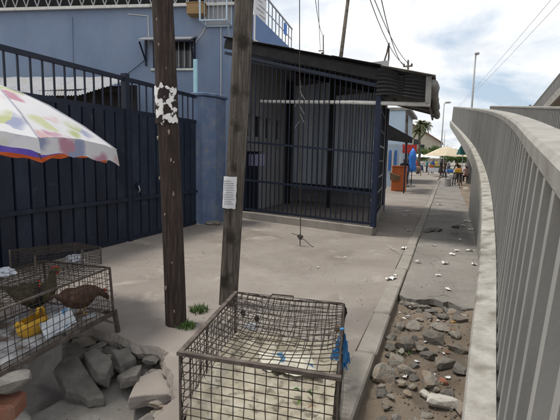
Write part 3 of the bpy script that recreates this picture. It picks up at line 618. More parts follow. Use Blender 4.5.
# ================================================================== GATE AND PIER
GX = -5.4
def gate_leaf(y0, y1, label, name='steel_gate'):
    g = thing(name, (GX, (y0+y1)/2, 0), label, 'gate')
    MB().bar((GX, y0, 2.92), (GX, y1, 2.92), .05, .07).build('top_rail', m_navy2, g)
    MB().bar((GX, y0, 2.36), (GX, y1, 2.36), .06, .08).build('middle_rail', m_navy2, g)
    for z in (.78,): MB().bar((GX+.045, y0, z), (GX+.045, y1, z), .03, .06).build('cross_rail', m_navy, g)
    MB().bar((GX, y0, .045), (GX, y1, .045), .05, .07).build('bottom_rail', m_navy2, g)
    MB().bar((GX-.03, y0, 1.19), (GX-.03, y1, 1.19), .006, 2.3).build('backing_sheet', m_navy, g)
    n = int(round((y1-y0)/.235)); st = (y1-y0)/n
    bm_ = MB().hexa([Vector(p) for p in ((.028, -.1, 0), (.028, .1, 0), (-.02, .112, 0), (-.02, -.112, 0), (.028, -.1, 2.24), (.028, .1, 2.24), (-.02, .112, 2.24), (-.02, -.112, 2.24))])
    b0 = bm_.build('board', m_navy, g, loc=(0, 0, 0)); me = b0.data; bpy.data.objects.remove(b0)
    for i in range(n): inst('board', me, (GX+rnd.uniform(-.003, .003), y0+st*(i+.5), .082), g)
    n = int(round((y1-y0)/.19)); st = (y1-y0)/n
    for i in range(n): MB().box((GX, y0+st*(i+.5), 2.64), (.022, .022, .5)).build('bar', m_navy2, g)
    return g
gate_leaf(1.6, 6.1, 'long dark navy steel gate leaf of ribbed boards behind the floral parasol')
g2 = gate_leaf(6.24, 8.42, 'short dark navy steel gate leaf with latch beside the blue pier')
MB().box((GX+.05, 6.42, 1.02), (.05, .16, .09)).build('latch', m_navy2, g2)
MB().tube([(GX+.09, 6.36, 1.02), (GX+.12, 6.36, .94), (GX+.09, 6.36, .9)], .012, 6).build('latch_ring', m_steel, g2)
o = MB().box((GX, 6.17, 1.5), (.11, .1, 3.02)).build('gate_post', m_navy2); tag(o, 'square navy steel post between the two gate leaves', 'post')
pr = thing('gate_pier', (-5.22, 8.8, 0), 'rough blue painted masonry pier between the gate and the barred porch', 'pier')
mb = MB()
ring = [(-5.5, 8.46), (-5.22, 8.45), (-5.06, 8.75), (-5.04, 9.2), (-5.3, 9.5), (-5.6, 9.4)]
mb.prism(ring, -.05, 2.94).build('masonry', m_pier, pr, bevel=.02)
MB().prism([(x*1.0+(.04 if x > -5.3 else -.02), y-(.03 if y < 9 else -.03)) for x, y in ring], 2.945, 3.02).build('cap', m_pier, pr, bevel=.015)
MB().rock((-5.05, 8.6, .03), (.3, .5, .14), 31).build('base_lump', m_rub, pr)
o = MB().box((-5.6, 8.75, 3.42), (.09, .05, .8)).build('aqua_board', m_aqua); tag(o, 'short upright pale aqua board standing behind the blue pier', 'board')
MB().box((-5.6, 8.75, 1.5), (.03, .04, 3.04)).build('stake', m_aqua, o)

# ================================================================== BLUE-GREY HOUSE
F0 = Vector((-16.6, 10.1, 0)); F1 = Vector((-6.42, 12.64, 0)); FT = (F1-F0).normalized(); FB = Vector((-FT.y, FT.x, 0)); FN = -FB
hb = thing('blue_house', (-11, 13, 0), 'blue-grey rendered house with barred window standing behind the navy gate', 'house')
def fpx(px, py, off=0.0): return onplane(px, py, F0+FN*off, FN)
def fs_(p): return (Vector((p.x, p.y, 0))-F0).dot(FT)
wa, wb_ = fpx(153, 68), fpx(193, 41)
win = (fs_(wa), fs_(wb_), wa.z, wb_.z)
zt = fpx(120, 8).z
wall_holes(F0, F1, -.1, zt, .25, [win], 'front_wall', m_facade, hb)
S1 = Vector((-6.0, 17.5, 0))
wall_holes(F1+FB*.255+FT*.001, S1, -.1, 5.62, .25, [], 'side_wall', m_blue_wall, hb)
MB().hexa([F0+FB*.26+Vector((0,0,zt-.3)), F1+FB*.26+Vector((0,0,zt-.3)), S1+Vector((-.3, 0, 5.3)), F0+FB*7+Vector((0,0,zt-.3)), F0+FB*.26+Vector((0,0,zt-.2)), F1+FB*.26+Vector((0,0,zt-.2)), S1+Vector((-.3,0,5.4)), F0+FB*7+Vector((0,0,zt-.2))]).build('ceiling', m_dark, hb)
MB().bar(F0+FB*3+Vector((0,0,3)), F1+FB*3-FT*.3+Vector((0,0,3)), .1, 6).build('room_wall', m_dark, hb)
# window
wn = MB()
a0 = F0+FT*win[0]+FB*.06; ww = win[1]-win[0]; hh = win[3]-win[2]
for (p, q, w_, h_) in ((0, ww, .06, 0), (0, ww, .06, hh)): wn.bar(a0+FT*p+Vector((0,0,win[2]+h_)), a0+FT*q+Vector((0,0,win[2]+h_)), .07, .06)
for p in (0.03, ww-.03, ww*.5): wn.bar(a0+FT*p+Vector((0,0,win[2])), a0+FT*p+Vector((0,0,win[3])), .06, .05, FT)
wobj = wn.build('window', m_navy2, hb)
MB().bar(a0+FB*.06+Vector((0,0,(win[2]+win[3])/2)), a0+FB*.06+FT*ww+Vector((0,0,(win[2]+win[3])/2)), .01, hh).build('pane', m_glass, wobj)
for k in range(7): MB().bar(a0+FT*(ww*(k+.5)/7)-FB*.05+Vector((0,0,win[2]+.02)), a0+FT*(ww*(k+.5)/7)-FB*.05+Vector((0,0,win[3]-.02)), .022, .022, FT).build('bar', m_steel, wobj)
MB().bar(a0+FT*-.06+Vector((0,0,win[2]-.06))-FB*.06, a0+FT*(ww+.06)+Vector((0,0,win[2]-.06))-FB*.06, .14, .06).build('sill', m_pipe, wobj)
hd = fpx(145, 47); he = fpx(197, 47)
hood = MB(); zc = win[3]+.12
q0 = F0+FT*(win[0]-.22)+FN*.02; q1 = F0+FT*(win[1]+.12)+FN*.02
hood.hexa([q0+Vector((0,0,zc)), q1+Vector((0,0,zc)), q1+FN*.55+Vector((0,0,zc-.22)), q0+FN*.55+Vector((0,0,zc-.22))]+[p+Vector((0,0,.04)) for p in (q0+Vector((0,0,zc)), q1+Vector((0,0,zc)), q1+FN*.55+Vector((0,0,zc-.22)), q0+FN*.55+Vector((0,0,zc-.22)))])
ho = hood.build('window_hood', m_tin, hb)
for q in (q0, q1-FT*.05):
    MB().bar(q+FN*.5+Vector((0,0,zc-.24)), q+FN*.03+Vector((0,0,zc-.75)), .04, .04).build('bracket', m_navy2, ho)
    MB().bar(q+FN*.03+Vector((0,0,zc-.9)), q+FN*.03+Vector((0,0,zc)), .05, .05, FT).build('bracket', m_navy2, ho)
# eave: pale chord, zigzag web, dark roof sheet above it
eo = FN*.14
MB().bar(F0+eo+Vector((0,0,zt+.0)), F1+eo+FT*.25+Vector((0,0,zt+.0)), .07, .09).build('eave_chord', m_pipe, hb)
MB().bar(F0+eo+Vector((0,0,zt+.62)), F1+eo+FT*.25+Vector((0,0,zt+.62)), .06, .06).build('eave_chord', m_steel, hb)
for k in range(26):
    a_ = F0+eo+FT*(.4*k); c_ = a_+FT*.2; d_ = a_+FT*.4
    MB().bar(a_+Vector((0,0,zt+.04)), c_+Vector((0,0,zt+.59)), .03, .03).build('web_strut', m_steel, hb); MB().bar(c_+Vector((0,0,zt+.59)), d_+Vector((0,0,zt+.04)), .03, .03).build('web_strut', m_steel, hb)
def rf(a, b):
    p = F0.lerp(F1+FT*.3, a)+FN*(.3-3.0*b); return p+Vector((0, 0, zt+.66+.55*b+.025*math.sin(a*10.8*2*math.pi/.18*.5)))
MB().grid(rf, 240, 1).build('roof', m_dark, hb)
MB().bar(F0+FN*.02+Vector((0,0,zt+.35)), F1+FN*.02+Vector((0,0,zt+.35)), .04, .68).build('gable_board', m_dark, hb)
# seam, conduits on the render
for (pa, pb) in (((72, 17), (73, 75)), ((128, 14), (148, 16)), ((148, 16), (149, 44)), ((221, 22), (221, 100))):
    MB().bar(fpx(*pa, .02), fpx(*pb, .02), .025, .02).build('conduit', m_pipe if pa[0] > 120 else m_facade, hb)
MB().tube([fpx(207, 24, .03), fpx(202, 34, .03), fpx(196, 41, .03), fpx(193, 48, .03)], .012, 5).build('cable', m_pipe, hb)
MB().tube([fpx(147, 58, .05), fpx(138, 66, .06), fpx(126, 75, .08), fpx(112, 84, .1)], .012, 5).build('cable', m_cable, hb)
p = fpx(197, 10, .2); o = MB().box(p, (.55, .38, .32), math.atan2(FT.y, FT.x)).build('wooden_box', m_woodbox); tag(o, 'small tan plywood box fixed under the eave of the blue house', 'box')
MB().box(p+Vector((0, 0, .17)), (.6, .42, .03), math.atan2(FT.y, FT.x)).build('lid', m_woodbox, o)
MB().ball(p+FN*.2+Vector((.12, 0, .02)), .025, sub=1).build('knob', m_steel, o)
# air-conditioner cage
ac = thing('steel_bracket_cage', fpx(216, 20), 'pale steel bracket cage on the corner of the blue house near the eave', 'bracket')
c0 = fpx(216, 9, .35); rz = math.atan2(FT.y, FT.x); Q = Matrix.Rotation(rz, 3, 'Z'); fr = MB(); ex, ey, ez = .42, .3, .42
cs = [(sx, sy, sz) for sx in (-1, 1) for sy in (-1, 1) for sz in (-1, 1)]
for i, a_ in enumerate(cs):
    for b_ in cs[i+1:]:
        if sum(x != y for x, y in zip(a_, b_)) == 1: fr.bar(c0+Q@Vector((a_[0]*ex, a_[1]*ey, a_[2]*ez)), c0+Q@Vector((b_[0]*ex, b_[1]*ey, b_[2]*ez)), .04, .04)
fr.bar(c0+Q@Vector((ex, -ey, -ez)), c0+Q@Vector((ex*.9, ey+.05, -ez-.45)), .04, .04)
fr.build('frame', m_paleblue, ac)
MB().box(c0+Q@Vector((0, ey-.02, 0)), (.8, .03, .8), rz, 0).build('back_panel', m_tin, ac)
for k in range(5): MB().bar(c0+Q@Vector((-ex+.14*(k+1), -ey, -ez)), c0+Q@Vector((-ex+.14*(k+1), -ey, ez)), .012, .012, FT).build('bar', m_paleblue, ac)
# sign panel and terrace railing on the street side
SX = -6.0
sg = thing('wall_sign', (SX, 13.1, 5.2), 'tall white sign panel with faint print on the blue terrace wall', 'sign')
MB().box((SX+.06, 13.1, 6.4), (.06, .84, 2.3)).build('panel', m_paper, sg)
MB().box((SX+.094, 13.1, 6.95), (.004, .78, .5)).build('pink_field', M('pink_print', [(.5, .3, .32), (.6, .4, .42)], 6, .8, 0), sg)
for k in range(9): MB().box((SX+.094, 13.1+rnd.uniform(-.1, .1), 6.55-.14*k), (.004, rnd.uniform(.25, .6), .035)).build('print_line', m_ink, sg)
rl = thing('terrace_railing', (SX, 15, 5.6), 'blue terrace parapet with thin steel railing above the barred porch', 'railing')
MB().hexa([Vector(p) for p in ((SX-.1, 12.7, 5.3), (SX+.1, 12.7, 5.3), (SX+.1, 16.6, 5.3), (SX-.1, 16.6, 5.3), (SX-.1, 12.7, 6.05), (SX+.1, 12.7, 6.05), (SX+.1, 16.6, 5.72), (SX-.1, 16.6, 5.72))]).build('parapet', m_blue_wall, rl)
MB().bar((SX, 13.4, 6.95), (SX, 16.3, 6.6), .04, .05).build('handrail', m_steel, rl)
MB().bar((SX, 13.4, 6.5), (SX, 16.3, 6.2), .02, .03).build('midrail', m_steel, rl)
for k in range(9): y = 13.6+.33*k; MB().bar((SX, y, 5.7), (SX, y, 6.95-.12*(y-13.4)), .03, .03).build('baluster', m_steel, rl)
MB().box((SX+.02, 15.5, 6.38), (.02, .3, .4)).build('cloth', m_blue, rl)
# lean-to roof in the yard behind the gate
yd = thing('yard_lean_to', (-10, 9.3, 0), 'sagging corrugated tin lean-to roof in the yard behind the gate', 'shed')
Y0 = 8.6
def lt(a, b):
    px = -25+155*a; py_b = 95.5-max(0, (px-78))/47*14.5-(2.5*math.sin(max(0, min(1, (40-px)/60))*3.14/2) if px < 40 else 0)
    pb = atY(px, py_b, Y0+.02*px*0); pt = atY(px, 77+.3*math.sin(px*.3), Y0+1.7)
    if pt.z < pb.z+.1: pt.z = pb.z+.1
    q = pb.lerp(pt, b); q.z += (.012 if b < .1 else .004)*math.sin(a*155*2.3); return q
MB().grid(lt, 900, 2).build('roof', m_tin, yd)
e0 = atY(-20, 90, Y0+.3); e1 = atY(122, 84, Y0+.3)
for k in range(4):
    q = e0.lerp(e1, (k+.3)/4); MB().box((q.x, q.y, q.z/2-.1), (.08, .08, q.z-.2)).build('post', m_dark, yd)
MB().box(((e0.x+e1.x)/2, 9.5, 1.7), ((e1.x-e0.x)-.1, .08, 3.5)).build('shade_sheet', m_dark, yd)  # black sheet standing in for the shade beneath the lean-to roof
MB().bar(e0+Vector((0,.1,-.12)), e1+Vector((0,.1,-.12)), .06, .1).build('beam', m_dark, yd)

# ================================================================== WOODEN POLES
def pole(name, foot, top, r0_, r1_, mat, label, seed, amp):
    t = thing(name, foot, label, 'pole'); foot = Vector(foot); top = Vector(top); mb = MB(); n = 22; m = 60; vs = []; fs = []
    for j in range(m+1):
        k = j/m; c = foot.lerp(top, k)+Vector((.012*math.sin(k*7+seed), .012*math.cos(k*5), 0)); rr = r0_+(r1_-r0_)*k
        for i in range(n):
            a = 2*math.pi*i/n; q = rr*(1+amp*noise.noise(Vector((math.cos(a)*2.2, math.sin(a)*2.2, k*5+seed)))+amp*.6*noise.noise(Vector((math.cos(a)*7, math.sin(a)*7, k*2+seed))))
            vs.append(c+Vector((q*math.cos(a), q*math.sin(a), 0)))
    fs = [(j*n+i, j*n+(i+1) % n, (j+1)*n+(i+1) % n, (j+1)*n+i) for j in range(m) for i in range(n)]+[tuple(m*n+i for i in range(n))]
    mb.add(vs, fs).build('shaft', mat, t, smooth=True); return t
def pole_axis(foot, top, z): k = (z-foot[2])/(top[2]-foot[2]); return Vector(foot).lerp(Vector(top), k)
f1 = gnd(174.5, 324); f1.z = -.05; t1 = atY(163.5, 0, 3.28); d1 = (t1-f1); t1 = f1+d1*(7.5/d1.z)
p1_ = pole('utility_pole', f1, t1, .098, .082, m_polebrown, 'dark brown creosoted wooden pole with torn poster beside the grass tuft', 1.0, .05)
f2 = gnd(228.5, 304); f2.z = -.05; t2 = atY(243.5, 0, 3.98); d2 = (t2-f2); t2 = f2+d2*(7.5/d2.z)
p2_ = pole('utility_pole', f2, t2, .098, .09, m_polegrey, 'leaning weathered grey-brown wooden pole with white paper pinned on it', 5.0, .09)
def wrap(foot, top, r, px0, px1, py0, py1, dref, name, mat, parent, torn=0.0, seed=0, off=.004, nu=18, nv=24):
    """a sheet wrapped round a pole; corners given by photo pixels, distance from the pole"""
    c0 = atY((px0+px1)/2, py0, dref); c1 = atY((px0+px1)/2, py1, dref); axm = pole_axis(foot, top, (c0.z+c1.z)/2)
    tocam = Vector((-axm.x, -axm.y, 0)).normalized(); side = Vector((-tocam.y, tocam.x, 0)); dd = math.hypot(axm.x, axm.y)
    pxm = 280+F*((axm-EYE).dot(cr))/((axm-EYE).dot(fw)); sc_ = (axm-EYE).dot(fw)/F
    a0 = math.asin(max(-.98, min(.98, (px0-pxm)*sc_/r))); a1 = math.asin(max(-.98, min(.98, (px1-pxm)*sc_/r)))
    def fn(u, v):
        z = c1.z+(c0.z-c1.z)*v; ed = torn*noise.noise(Vector((u*6, v*6, seed)))
        if v < .01 or v > .99: z += ed*.1
        a = a0+(a1-a0)*u+(ed*.7 if u < .01 or u > .99 else 0); ax = pole_axis(foot, top, z)
        rr = r*1.02+off+.003*noise.noise(Vector((u*5, v*5, seed+3)))
        q = ax+tocam*(rr*math.cos(a))+side*(rr*math.sin(a)); q.z = z; return q
    return MB().grid(fn, nu, nv).build(name, mat, parent, smooth=True)
o = wrap(f1, t1, .1, 155, 175.5, 88, 124, 3.28, 'torn_poster', m_poster, None, .5, 2, off=.006); tag(o, 'torn white poster with black shapes wrapped on the dark brown pole', 'poster')
o = wrap(f2, t2, .104, 224.3, 236, 176, 207, 3.98, 'paper_sheet', m_paper, None, .06, 4, off=.011); tag(o, 'white sheet of paper pinned to the leaning grey pole', 'paper')
for k in range(11): wrap(f2, t2, .104, 225.4, 234.8-rnd.uniform(0, 3), 180+2.2*k, 180.7+2.2*k, 3.98, 'print_line', m_ink, o, 0, 4, off=.0135, nu=6, nv=1)
for k, (px, py, s) in enumerate(((169, 132, 1.0), (159, 138, .8), (171, 160, .8), (176, 162, .6), (161.5, 178, .7), (174, 194, 1.0), (167, 214, .6), (169, 287, .9), (174, 310, .7), (172, 262, .5), (160, 45, .7), (158, 20, .6), (166, 68, .5), (161, 105, .5))):
    ax = pole_axis(f1, t1, atY(px, py, 3.28).z); q = atY(px, py, 3.28-.08); dv = (Vector((q.x-ax.x, q.y-ax.y, 0))); dv = dv.normalized()*.094
    MB().ball(Vector((ax.x, ax.y, atY(px, py, 3.2).z))+dv, (.011*s, .011*s, .026*s), k, .5, 1).build('knot_scar', m_scar, p1_)

# ================================================================== WIRES
def sag(a, b, s, n=14): a, b = Vector(a), Vector(b); return [a.lerp(b, k/n)-Vector((0, 0, s*4*(k/n)*(1-k/n))) for k in range(n+1)]
fw_ = gnd(300, 246); top = atY(299, 0, fw_.y); dv = top-fw_; tw = fw_+dv*(6.9/dv.z)
gw = thing('hanging_wire', fw_, 'rusty wire hanging straight down in front of the barred porch, end coiled', 'wire')
MB().tube([fw_+Vector((0, 0, .0)), fw_.lerp(tw, .05)+Vector((.012, 0, 0)), fw_.lerp(tw, .3), fw_.lerp(tw, .6)+Vector((.01, 0, 0)), tw], .008, 6).build('strand', m_rust, gw)
mb = MB()
for k in range(5):
    c = fw_+Vector((0, 0, .14+.012*k)); pts = [c+Vector((.03*math.cos(a)*(1+.2*k), .03*math.sin(a), .02*math.sin(a*2+k))) for a in [i*.6 for i in range(12)]]; mb.tube(pts, .006, 5)
mb.tube([fw_+Vector((0, 0, .15)), fw_+Vector((.1, -.02, .12)), fw_+Vector((.2, 0, .03)), fw_+Vector((.25, .03, .0))], .006, 5)
mb.tube([fw_+Vector((0, 0, .16)), fw_+Vector((-.08, .02, .2)), fw_+Vector((-.17, .0, .22))], .006, 5)
mb.build('coil', m_rust, gw)
mb = MB()
for k in range(7):
    z = 2.25+.13*k; a = rnd.uniform(0, 6.28); mb.tube([fw_.lerp(tw, z/6.9), fw_.lerp(tw, z/6.9)+Vector((.1*math.cos(a), .03, rnd.uniform(-.25, -.05)))], .004, 4)
mb.build('frayed_end', m_steel, gw)
o = MB().tube(sag((-9.5, 7.2, 6.7), (6.5, 7.25, 7.1), .12), .012, 6).build('overhead_cable', m_cable); tag(o, 'overhead cable crossing above the pavement that the rusty wire hangs from', 'cable')

# distant poles and lamp posts
def simple_pole(name, pxb, pxt, pyt, Yd, r, mat, label, cat, z0=0.0):
    top = atY(pxt, pyt, Yd); bx_ = atY(pxb, 158, Yd); foot = Vector((bx_.x, Yd, z0)); t = thing(name, foot, label, cat)
    MB().tube([foot, foot.lerp(top, .5), top], [r, r*.85, r*.65], 10).build('shaft', mat, t, smooth=True); return t, top, foot
t, tp, ft = simple_pole('utility_pole', 325, 349.5, -12, 19, .11, m_polegrey, 'tall slanting pole rising behind the black porch roof', 'pole')
t, tp, ft = simple_pole('utility_pole', 326, 323.2, 35, 34, .07, m_polegrey, 'thin pole with a small crossarm behind the porch roof', 'pole')
MB().bar(tp+Vector((-.35, 0, -1.2)), tp+Vector((.1, 0, -1.2)), .06, .08).build('crossarm', m_wood, t)
MB().box(tp+Vector((0, 0, -1.5)), (.18, .18, .3)).build('insulator', m_dark, t); tpA = tp
t, tp, ft = simple_pole('utility_pole', 407, 408.2, 60, 30, .1, m_polegrey, 'short utility pole with cables fixed at its top beyond the porch eave', 'pole'); tpB = tp
MB().bar(tp+Vector((-.3, 0, -.4)), tp+Vector((.3, 0, -.4)), .07, .09).build('crossarm', m_wood, t)
for sx in (-.25, .25): MB().lathe([(.04, 0), (.06, .05), (.03, .14)], tp+Vector((sx, 0, -.36)), 8).build('insulator', m_dark, t)
an = thing('bent_mast', (atY(384, 158, 24).x, 24, 0), 'pair of thin bent rods meeting above the porch roof', 'mast')
for (pb, mid, pt) in (((383, 158), (384, 62), (389, 43)), ((387, 158), (387.5, 72), (389, 43))):
    b0_ = atY(*pb, 24); b0_.z = 0; MB().tube([b0_, atY(*mid, 24), atY((mid[0]+pt[0])/2+.5, (mid[1]+pt[1])/2, 24), atY(*pt, 24)], .045, 6).build('rod', m_polegrey, an)
def lamp_post(pxb, pxt, pyt, Yd, r, label, head, z0=0.0):
    t, tp, ft = simple_pole('street_lamp', pxb, pxt, pyt, Yd, r, m_drum, label, 'street lamp', z0)
    MB().tube([tp-Vector((0, 0, .05)), tp+Vector((head*.5, -.1, .2)), tp+Vector((head, -.2, .22))], r*.6, 8).build('arm', m_steel, t)
    MB().ball(tp+Vector((head*1.2, -.2, .2)), (abs(head)*.6+.2, .22, .16), 1, .1, 2).build('lamp_head', m_drum, t, smooth=True)
lamp_post(468, 475.6, 56, 52, .13, 'tall leaning street lamp rising above the ramp parapet', .1)
MB()
lamp_post(440.5, 444.2, 104, 72, .12, 'slim distant street lamp beyond the market parasols', .45)
t, tp, ft = simple_pole('utility_pole', 444, 444.8, 130, 80, .1, m_steel, 'short thin grey pole beside the distant street lamp', 'pole')
for (a_, b_, s_, lab) in ((atY(366, -12, 17), tpB+Vector((-.25, 0, -.25)), .5, 'black cable running up from the short pole, left strand'),
                          (atY(370, -12, 17), tpB+Vector((0, 0, -.2)), .35, 'black cable running up from the short pole, middle strand'),
                          (atY(379, -12, 16), tpB+Vector((.25, 0, -.25)), 1.1, 'slack black cable drooping to the short pole'),
                          (atY(314, -12, 20), tpA, .5, 'thin cable running up from the pole with small crossarm, steep strand'),
                          (atY(318, -12, 20), tpA+Vector((-.2, 0, -1.1)), .2, 'thin cable reaching the small crossarm behind the porch roof')):
    o = MB().tube(sag(a_, b_, s_), .018, 5).build('overhead_cable', m_cable); tag(o, lab, 'cable')
for k, (a_, b_) in enumerate(((atY(566, -18, 22), atY(452, 112, 95)), (atY(575, -14, 22), atY(455, 110, 95)))):
    o = MB().tube(sag(a_, b_, .3), .011, 5).build('overhead_cable', m_steel); tag(o, 'thin overhead line crossing the open sky above the ramp', 'cable', 'pair of overhead lines above the ramp')

# ================================================================== RUBBLE, STONES, LITTER
def stone(px, py, size, seed, mat, label, group=None, z=None, name='stone', cat='stone', tilt=None, cuts=9):
    z = -.08 if z is None else z; p = gnd(px, py, z); zz_ = ground_z(p.x, p.y) if z < 0 else 0
    q = random.Random(seed); Q = Matrix.Rotation(q.uniform(0, 6.28), 3, 'Z')
    if tilt: Q = Matrix.Rotation(tilt[2], 3, 'Z')@Matrix.Rotation(tilt[0], 3, 'X')@Matrix.Rotation(tilt[1], 3, 'Y')
    c = Vector((p.x, p.y, zz_+size[2]*.32)); o = MB().rock(c, size, seed, Q, cuts).build(name, mat); return tag(o, label, cat, group)
# broken slabs under the left-hand cage
def slab(pxs, ztop, thick, seed, mat, label, tilt=(0, 0)):
    """a broken plate whose top outline is given by photo pixels on the plane z=ztop"""
    ps = [gnd(x, y, ztop) for x, y in pxs]; c = sum(ps, Vector())/len(ps); out = []
    q = random.Random(seed)
    for i, p in enumerate(ps):
        nx_ = ps[(i+1) % len(ps)]; out.append(p); out.append(p.lerp(nx_, q.uniform(.35, .65))+Vector((q.uniform(-.015, .015), q.uniform(-.015, .015), 0)))
    n = len(out); tl = lambda p: Vector((p.x, p.y, p.z+(p.x-c.x)*tilt[0]+(p.y-c.y)*tilt[1]))
    top = [tl(p) for p in out]; mid = [tl(p)+Vector(((p.x-c.x)*.05, (p.y-c.y)*.05, -thick*q.uniform(.25, .5))) for p in out]; bot = [tl(p)+Vector((q.uniform(-.02, .02), q.uniform(-.02, .02), -thick)) for p in out]
    vs = top+mid+bot+[tl(c)+Vector((0, 0, .008))]; fs = [(i, (i+1) % n, 3*n) for i in range(n)]
    for r_ in (0, 1): fs += [(r_*n+i, r_*n+(i+1) % n, (r_+1)*n+(i+1) % n, (r_+1)*n+i) for i in range(n)]
    fs += [tuple(2*n+i for i in range(n))]
    return tag(MB().add(vs, fs).build('broken_slab', mat, bevel=.006), label, 'slab')
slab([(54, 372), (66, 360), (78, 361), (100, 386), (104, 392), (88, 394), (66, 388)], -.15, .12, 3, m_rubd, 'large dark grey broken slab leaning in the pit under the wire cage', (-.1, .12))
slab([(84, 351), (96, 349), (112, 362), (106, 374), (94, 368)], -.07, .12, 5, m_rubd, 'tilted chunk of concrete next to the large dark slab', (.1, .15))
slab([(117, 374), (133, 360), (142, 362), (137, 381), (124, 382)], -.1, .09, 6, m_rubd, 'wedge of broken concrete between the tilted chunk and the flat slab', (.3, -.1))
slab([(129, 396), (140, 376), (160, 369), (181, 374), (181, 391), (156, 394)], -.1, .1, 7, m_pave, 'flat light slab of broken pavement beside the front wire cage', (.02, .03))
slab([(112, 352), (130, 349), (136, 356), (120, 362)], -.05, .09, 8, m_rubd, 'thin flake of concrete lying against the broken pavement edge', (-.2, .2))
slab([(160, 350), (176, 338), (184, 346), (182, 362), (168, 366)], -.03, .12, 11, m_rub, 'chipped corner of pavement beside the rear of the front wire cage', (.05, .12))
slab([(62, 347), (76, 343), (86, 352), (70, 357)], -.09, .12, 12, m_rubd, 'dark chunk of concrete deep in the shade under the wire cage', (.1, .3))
for k in range(34):
    px, py = rnd.uniform(70, 180), rnd.uniform(343, 378); s_ = rnd.uniform(.03, .1)
    stone(px, py, (s_*1.4, s_, s_*.7), 100+k, m_rub if k % 3 else m_rubd, 'small broken lump among the slabs under the wire cage', 'rubble lumps in the pit', z=-.2)
for k in range(16):
    px, py = rnd.uniform(105, 182), rnd.uniform(345, 372); s_ = rnd.uniform(.06, .13)
    stone(px, py, (s_*1.6, s_*1.1, s_*.6), 300+k, (m_rub, m_rubd)[k % 2], 'angular piece of broken pavement at the edge of the pit', 'broken pavement pieces at the pit edge', z=-.15)
for k in range(60):
    t_ = rnd.random(); i_ = min(len(edge)-2, int(t_*len(edge))); ex_, ey_ = edge[i_]
    if not (-3.4 < ex_ < -1.5 and ey_ > 1.7): continue
    s_ = rnd.uniform(.04, .13); o = MB().rock((ex_-rnd.uniform(-.02, .1), ey_-rnd.uniform(.0, .14), -.09-rnd.uniform(0, .12)), (s_*1.7, s_*1.2, s_*.7), 1200+k).build('stone', (m_rub, m_rubd)[k % 2])
    tag(o, 'crumbled lump wedged below the broken pavement edge', 'stone', 'crumbled lumps below the pavement edge')
# stack holding up the near cage corner
st = thing('prop_stack', (-2.5, 1.66, -.27), 'stack of a red brick and mortar lumps propping up the cage corner', 'brick stack')
pc = gnd(4, 374, .17)
MB().rock((pc.x-.02, pc.y, .09), (.3, .27, .17), 41, Matrix.Rotation(.4, 3, 'Z'), 7).build('mortar_lump', m_cementstack, st)
MB().box((pc.x-.03, pc.y-.01, -.065), (.24, .2, .13), .5).build('brick', m_brick, st, bevel=.02)
MB().rock((pc.x+.0, pc.y-.02, -.2), (.38, .33, .2), 43, Matrix.Rotation(1.0, 3, 'Z'), 7).build('mortar_lump', m_cementstack, st)
MB().rock((pc.x+.02, pc.y, -.38), (.42, .38, .26), 44, None, 7).build('mortar_lump', m_cementstack, st)
# stones in the dug strip
big = [((411, 304), .15, m_white_rock), ((413, 330), .15, m_rub), ((433, 342), .2, m_rub), ((404, 352), .17, m_rub), ((397, 365), .17, m_rub), ((384, 376), .2, m_rub), ((381, 392), .12, m_rubd), ((430, 384), .16, m_rub), ((443, 403), .17, m_white_rock),
       ((447, 390), .13, m_rubd), ((446, 365), .18, m_rub), ((457, 352), .16, m_rub), ((462, 371), .15, m_rubd), ((430, 358), .15, m_rubd), ((441, 330), .15, m_rub), ((455, 338), .13, m_rub), ((443, 317), .13, m_rubd), ((427, 315), .12, m_rub), ((460, 322), .13, m_rub), ((420, 318), .1, m_rub),
       ((425, 394), .1, m_white_rock), ((443, 379), .1, m_brick), ((392, 340), .13, m_rub), ((400, 328), .12, m_rub), ((415, 345), .14, m_rub), ((422, 352), .12, m_rub), ((408, 376), .13, m_rub), ((401, 384), .09, m_rub), ((459, 408), .12, m_rub), ((390, 352), .1, m_rubd)]
names = {id(m_white_rock): 'pale', id(m_rub): 'grey', id(m_rubd): 'dark', id(m_brick): 'reddish'}
for k, ((px, py), s_, mt) in enumerate(big):
    q = random.Random(k+60); nm = names[id(mt)]
    stone(px, py, (s_*q.uniform(.9, 1.35), s_*q.uniform(.7, 1.0), s_*q.uniform(.5, .75)), k+500, mt, f'{nm} broken stone lying in the dug-up dirt between kerb and ramp', f'{nm} stones in the dug-up strip', cuts=12)
for k in range(110):
    x = rnd.uniform(-.38, .4); y = rnd.uniform(2.1, 5.0); s_ = rnd.uniform(.022, .075); z_ = ground_z(x, y)
    if x > xin(y)-.22: continue
    o = MB().rock((x, y, z_+s_*.18), (s_*rnd.uniform(1, 1.5), s_, s_*.7), 700+k).build('stone', m_rub if k % 4 else m_rubd)
    tag(o, 'small loose pebble in the dug-up dirt between kerb and ramp', 'stone', 'pebbles in the dug-up strip')
mb = MB()
for k in range(900):
    x = rnd.uniform(-.42, .5); y = rnd.uniform(1.8, 5.1); s_ = rnd.uniform(.006, .018)
    if k > 620: x = rnd.uniform(-3.2, -1.6); y = rnd.uniform(1.5, 2.75)
    mb.add([Vector((x, y, ground_z(x, y)+s_*.3))+Vector(v)*s_*rnd.uniform(.7, 1.1) for v in ((1, 0, 0), (-.6, .8, 0), (-.5, -.9, 0), (0, 0, .7))], [(0, 1, 3), (1, 2, 3), (2, 0, 3), (0, 2, 1)])
tag(mb.build('gravel', m_rub), 'fine gravel scattered over the dug-up dirt', 'gravel', kind='stuff')
mb = MB()
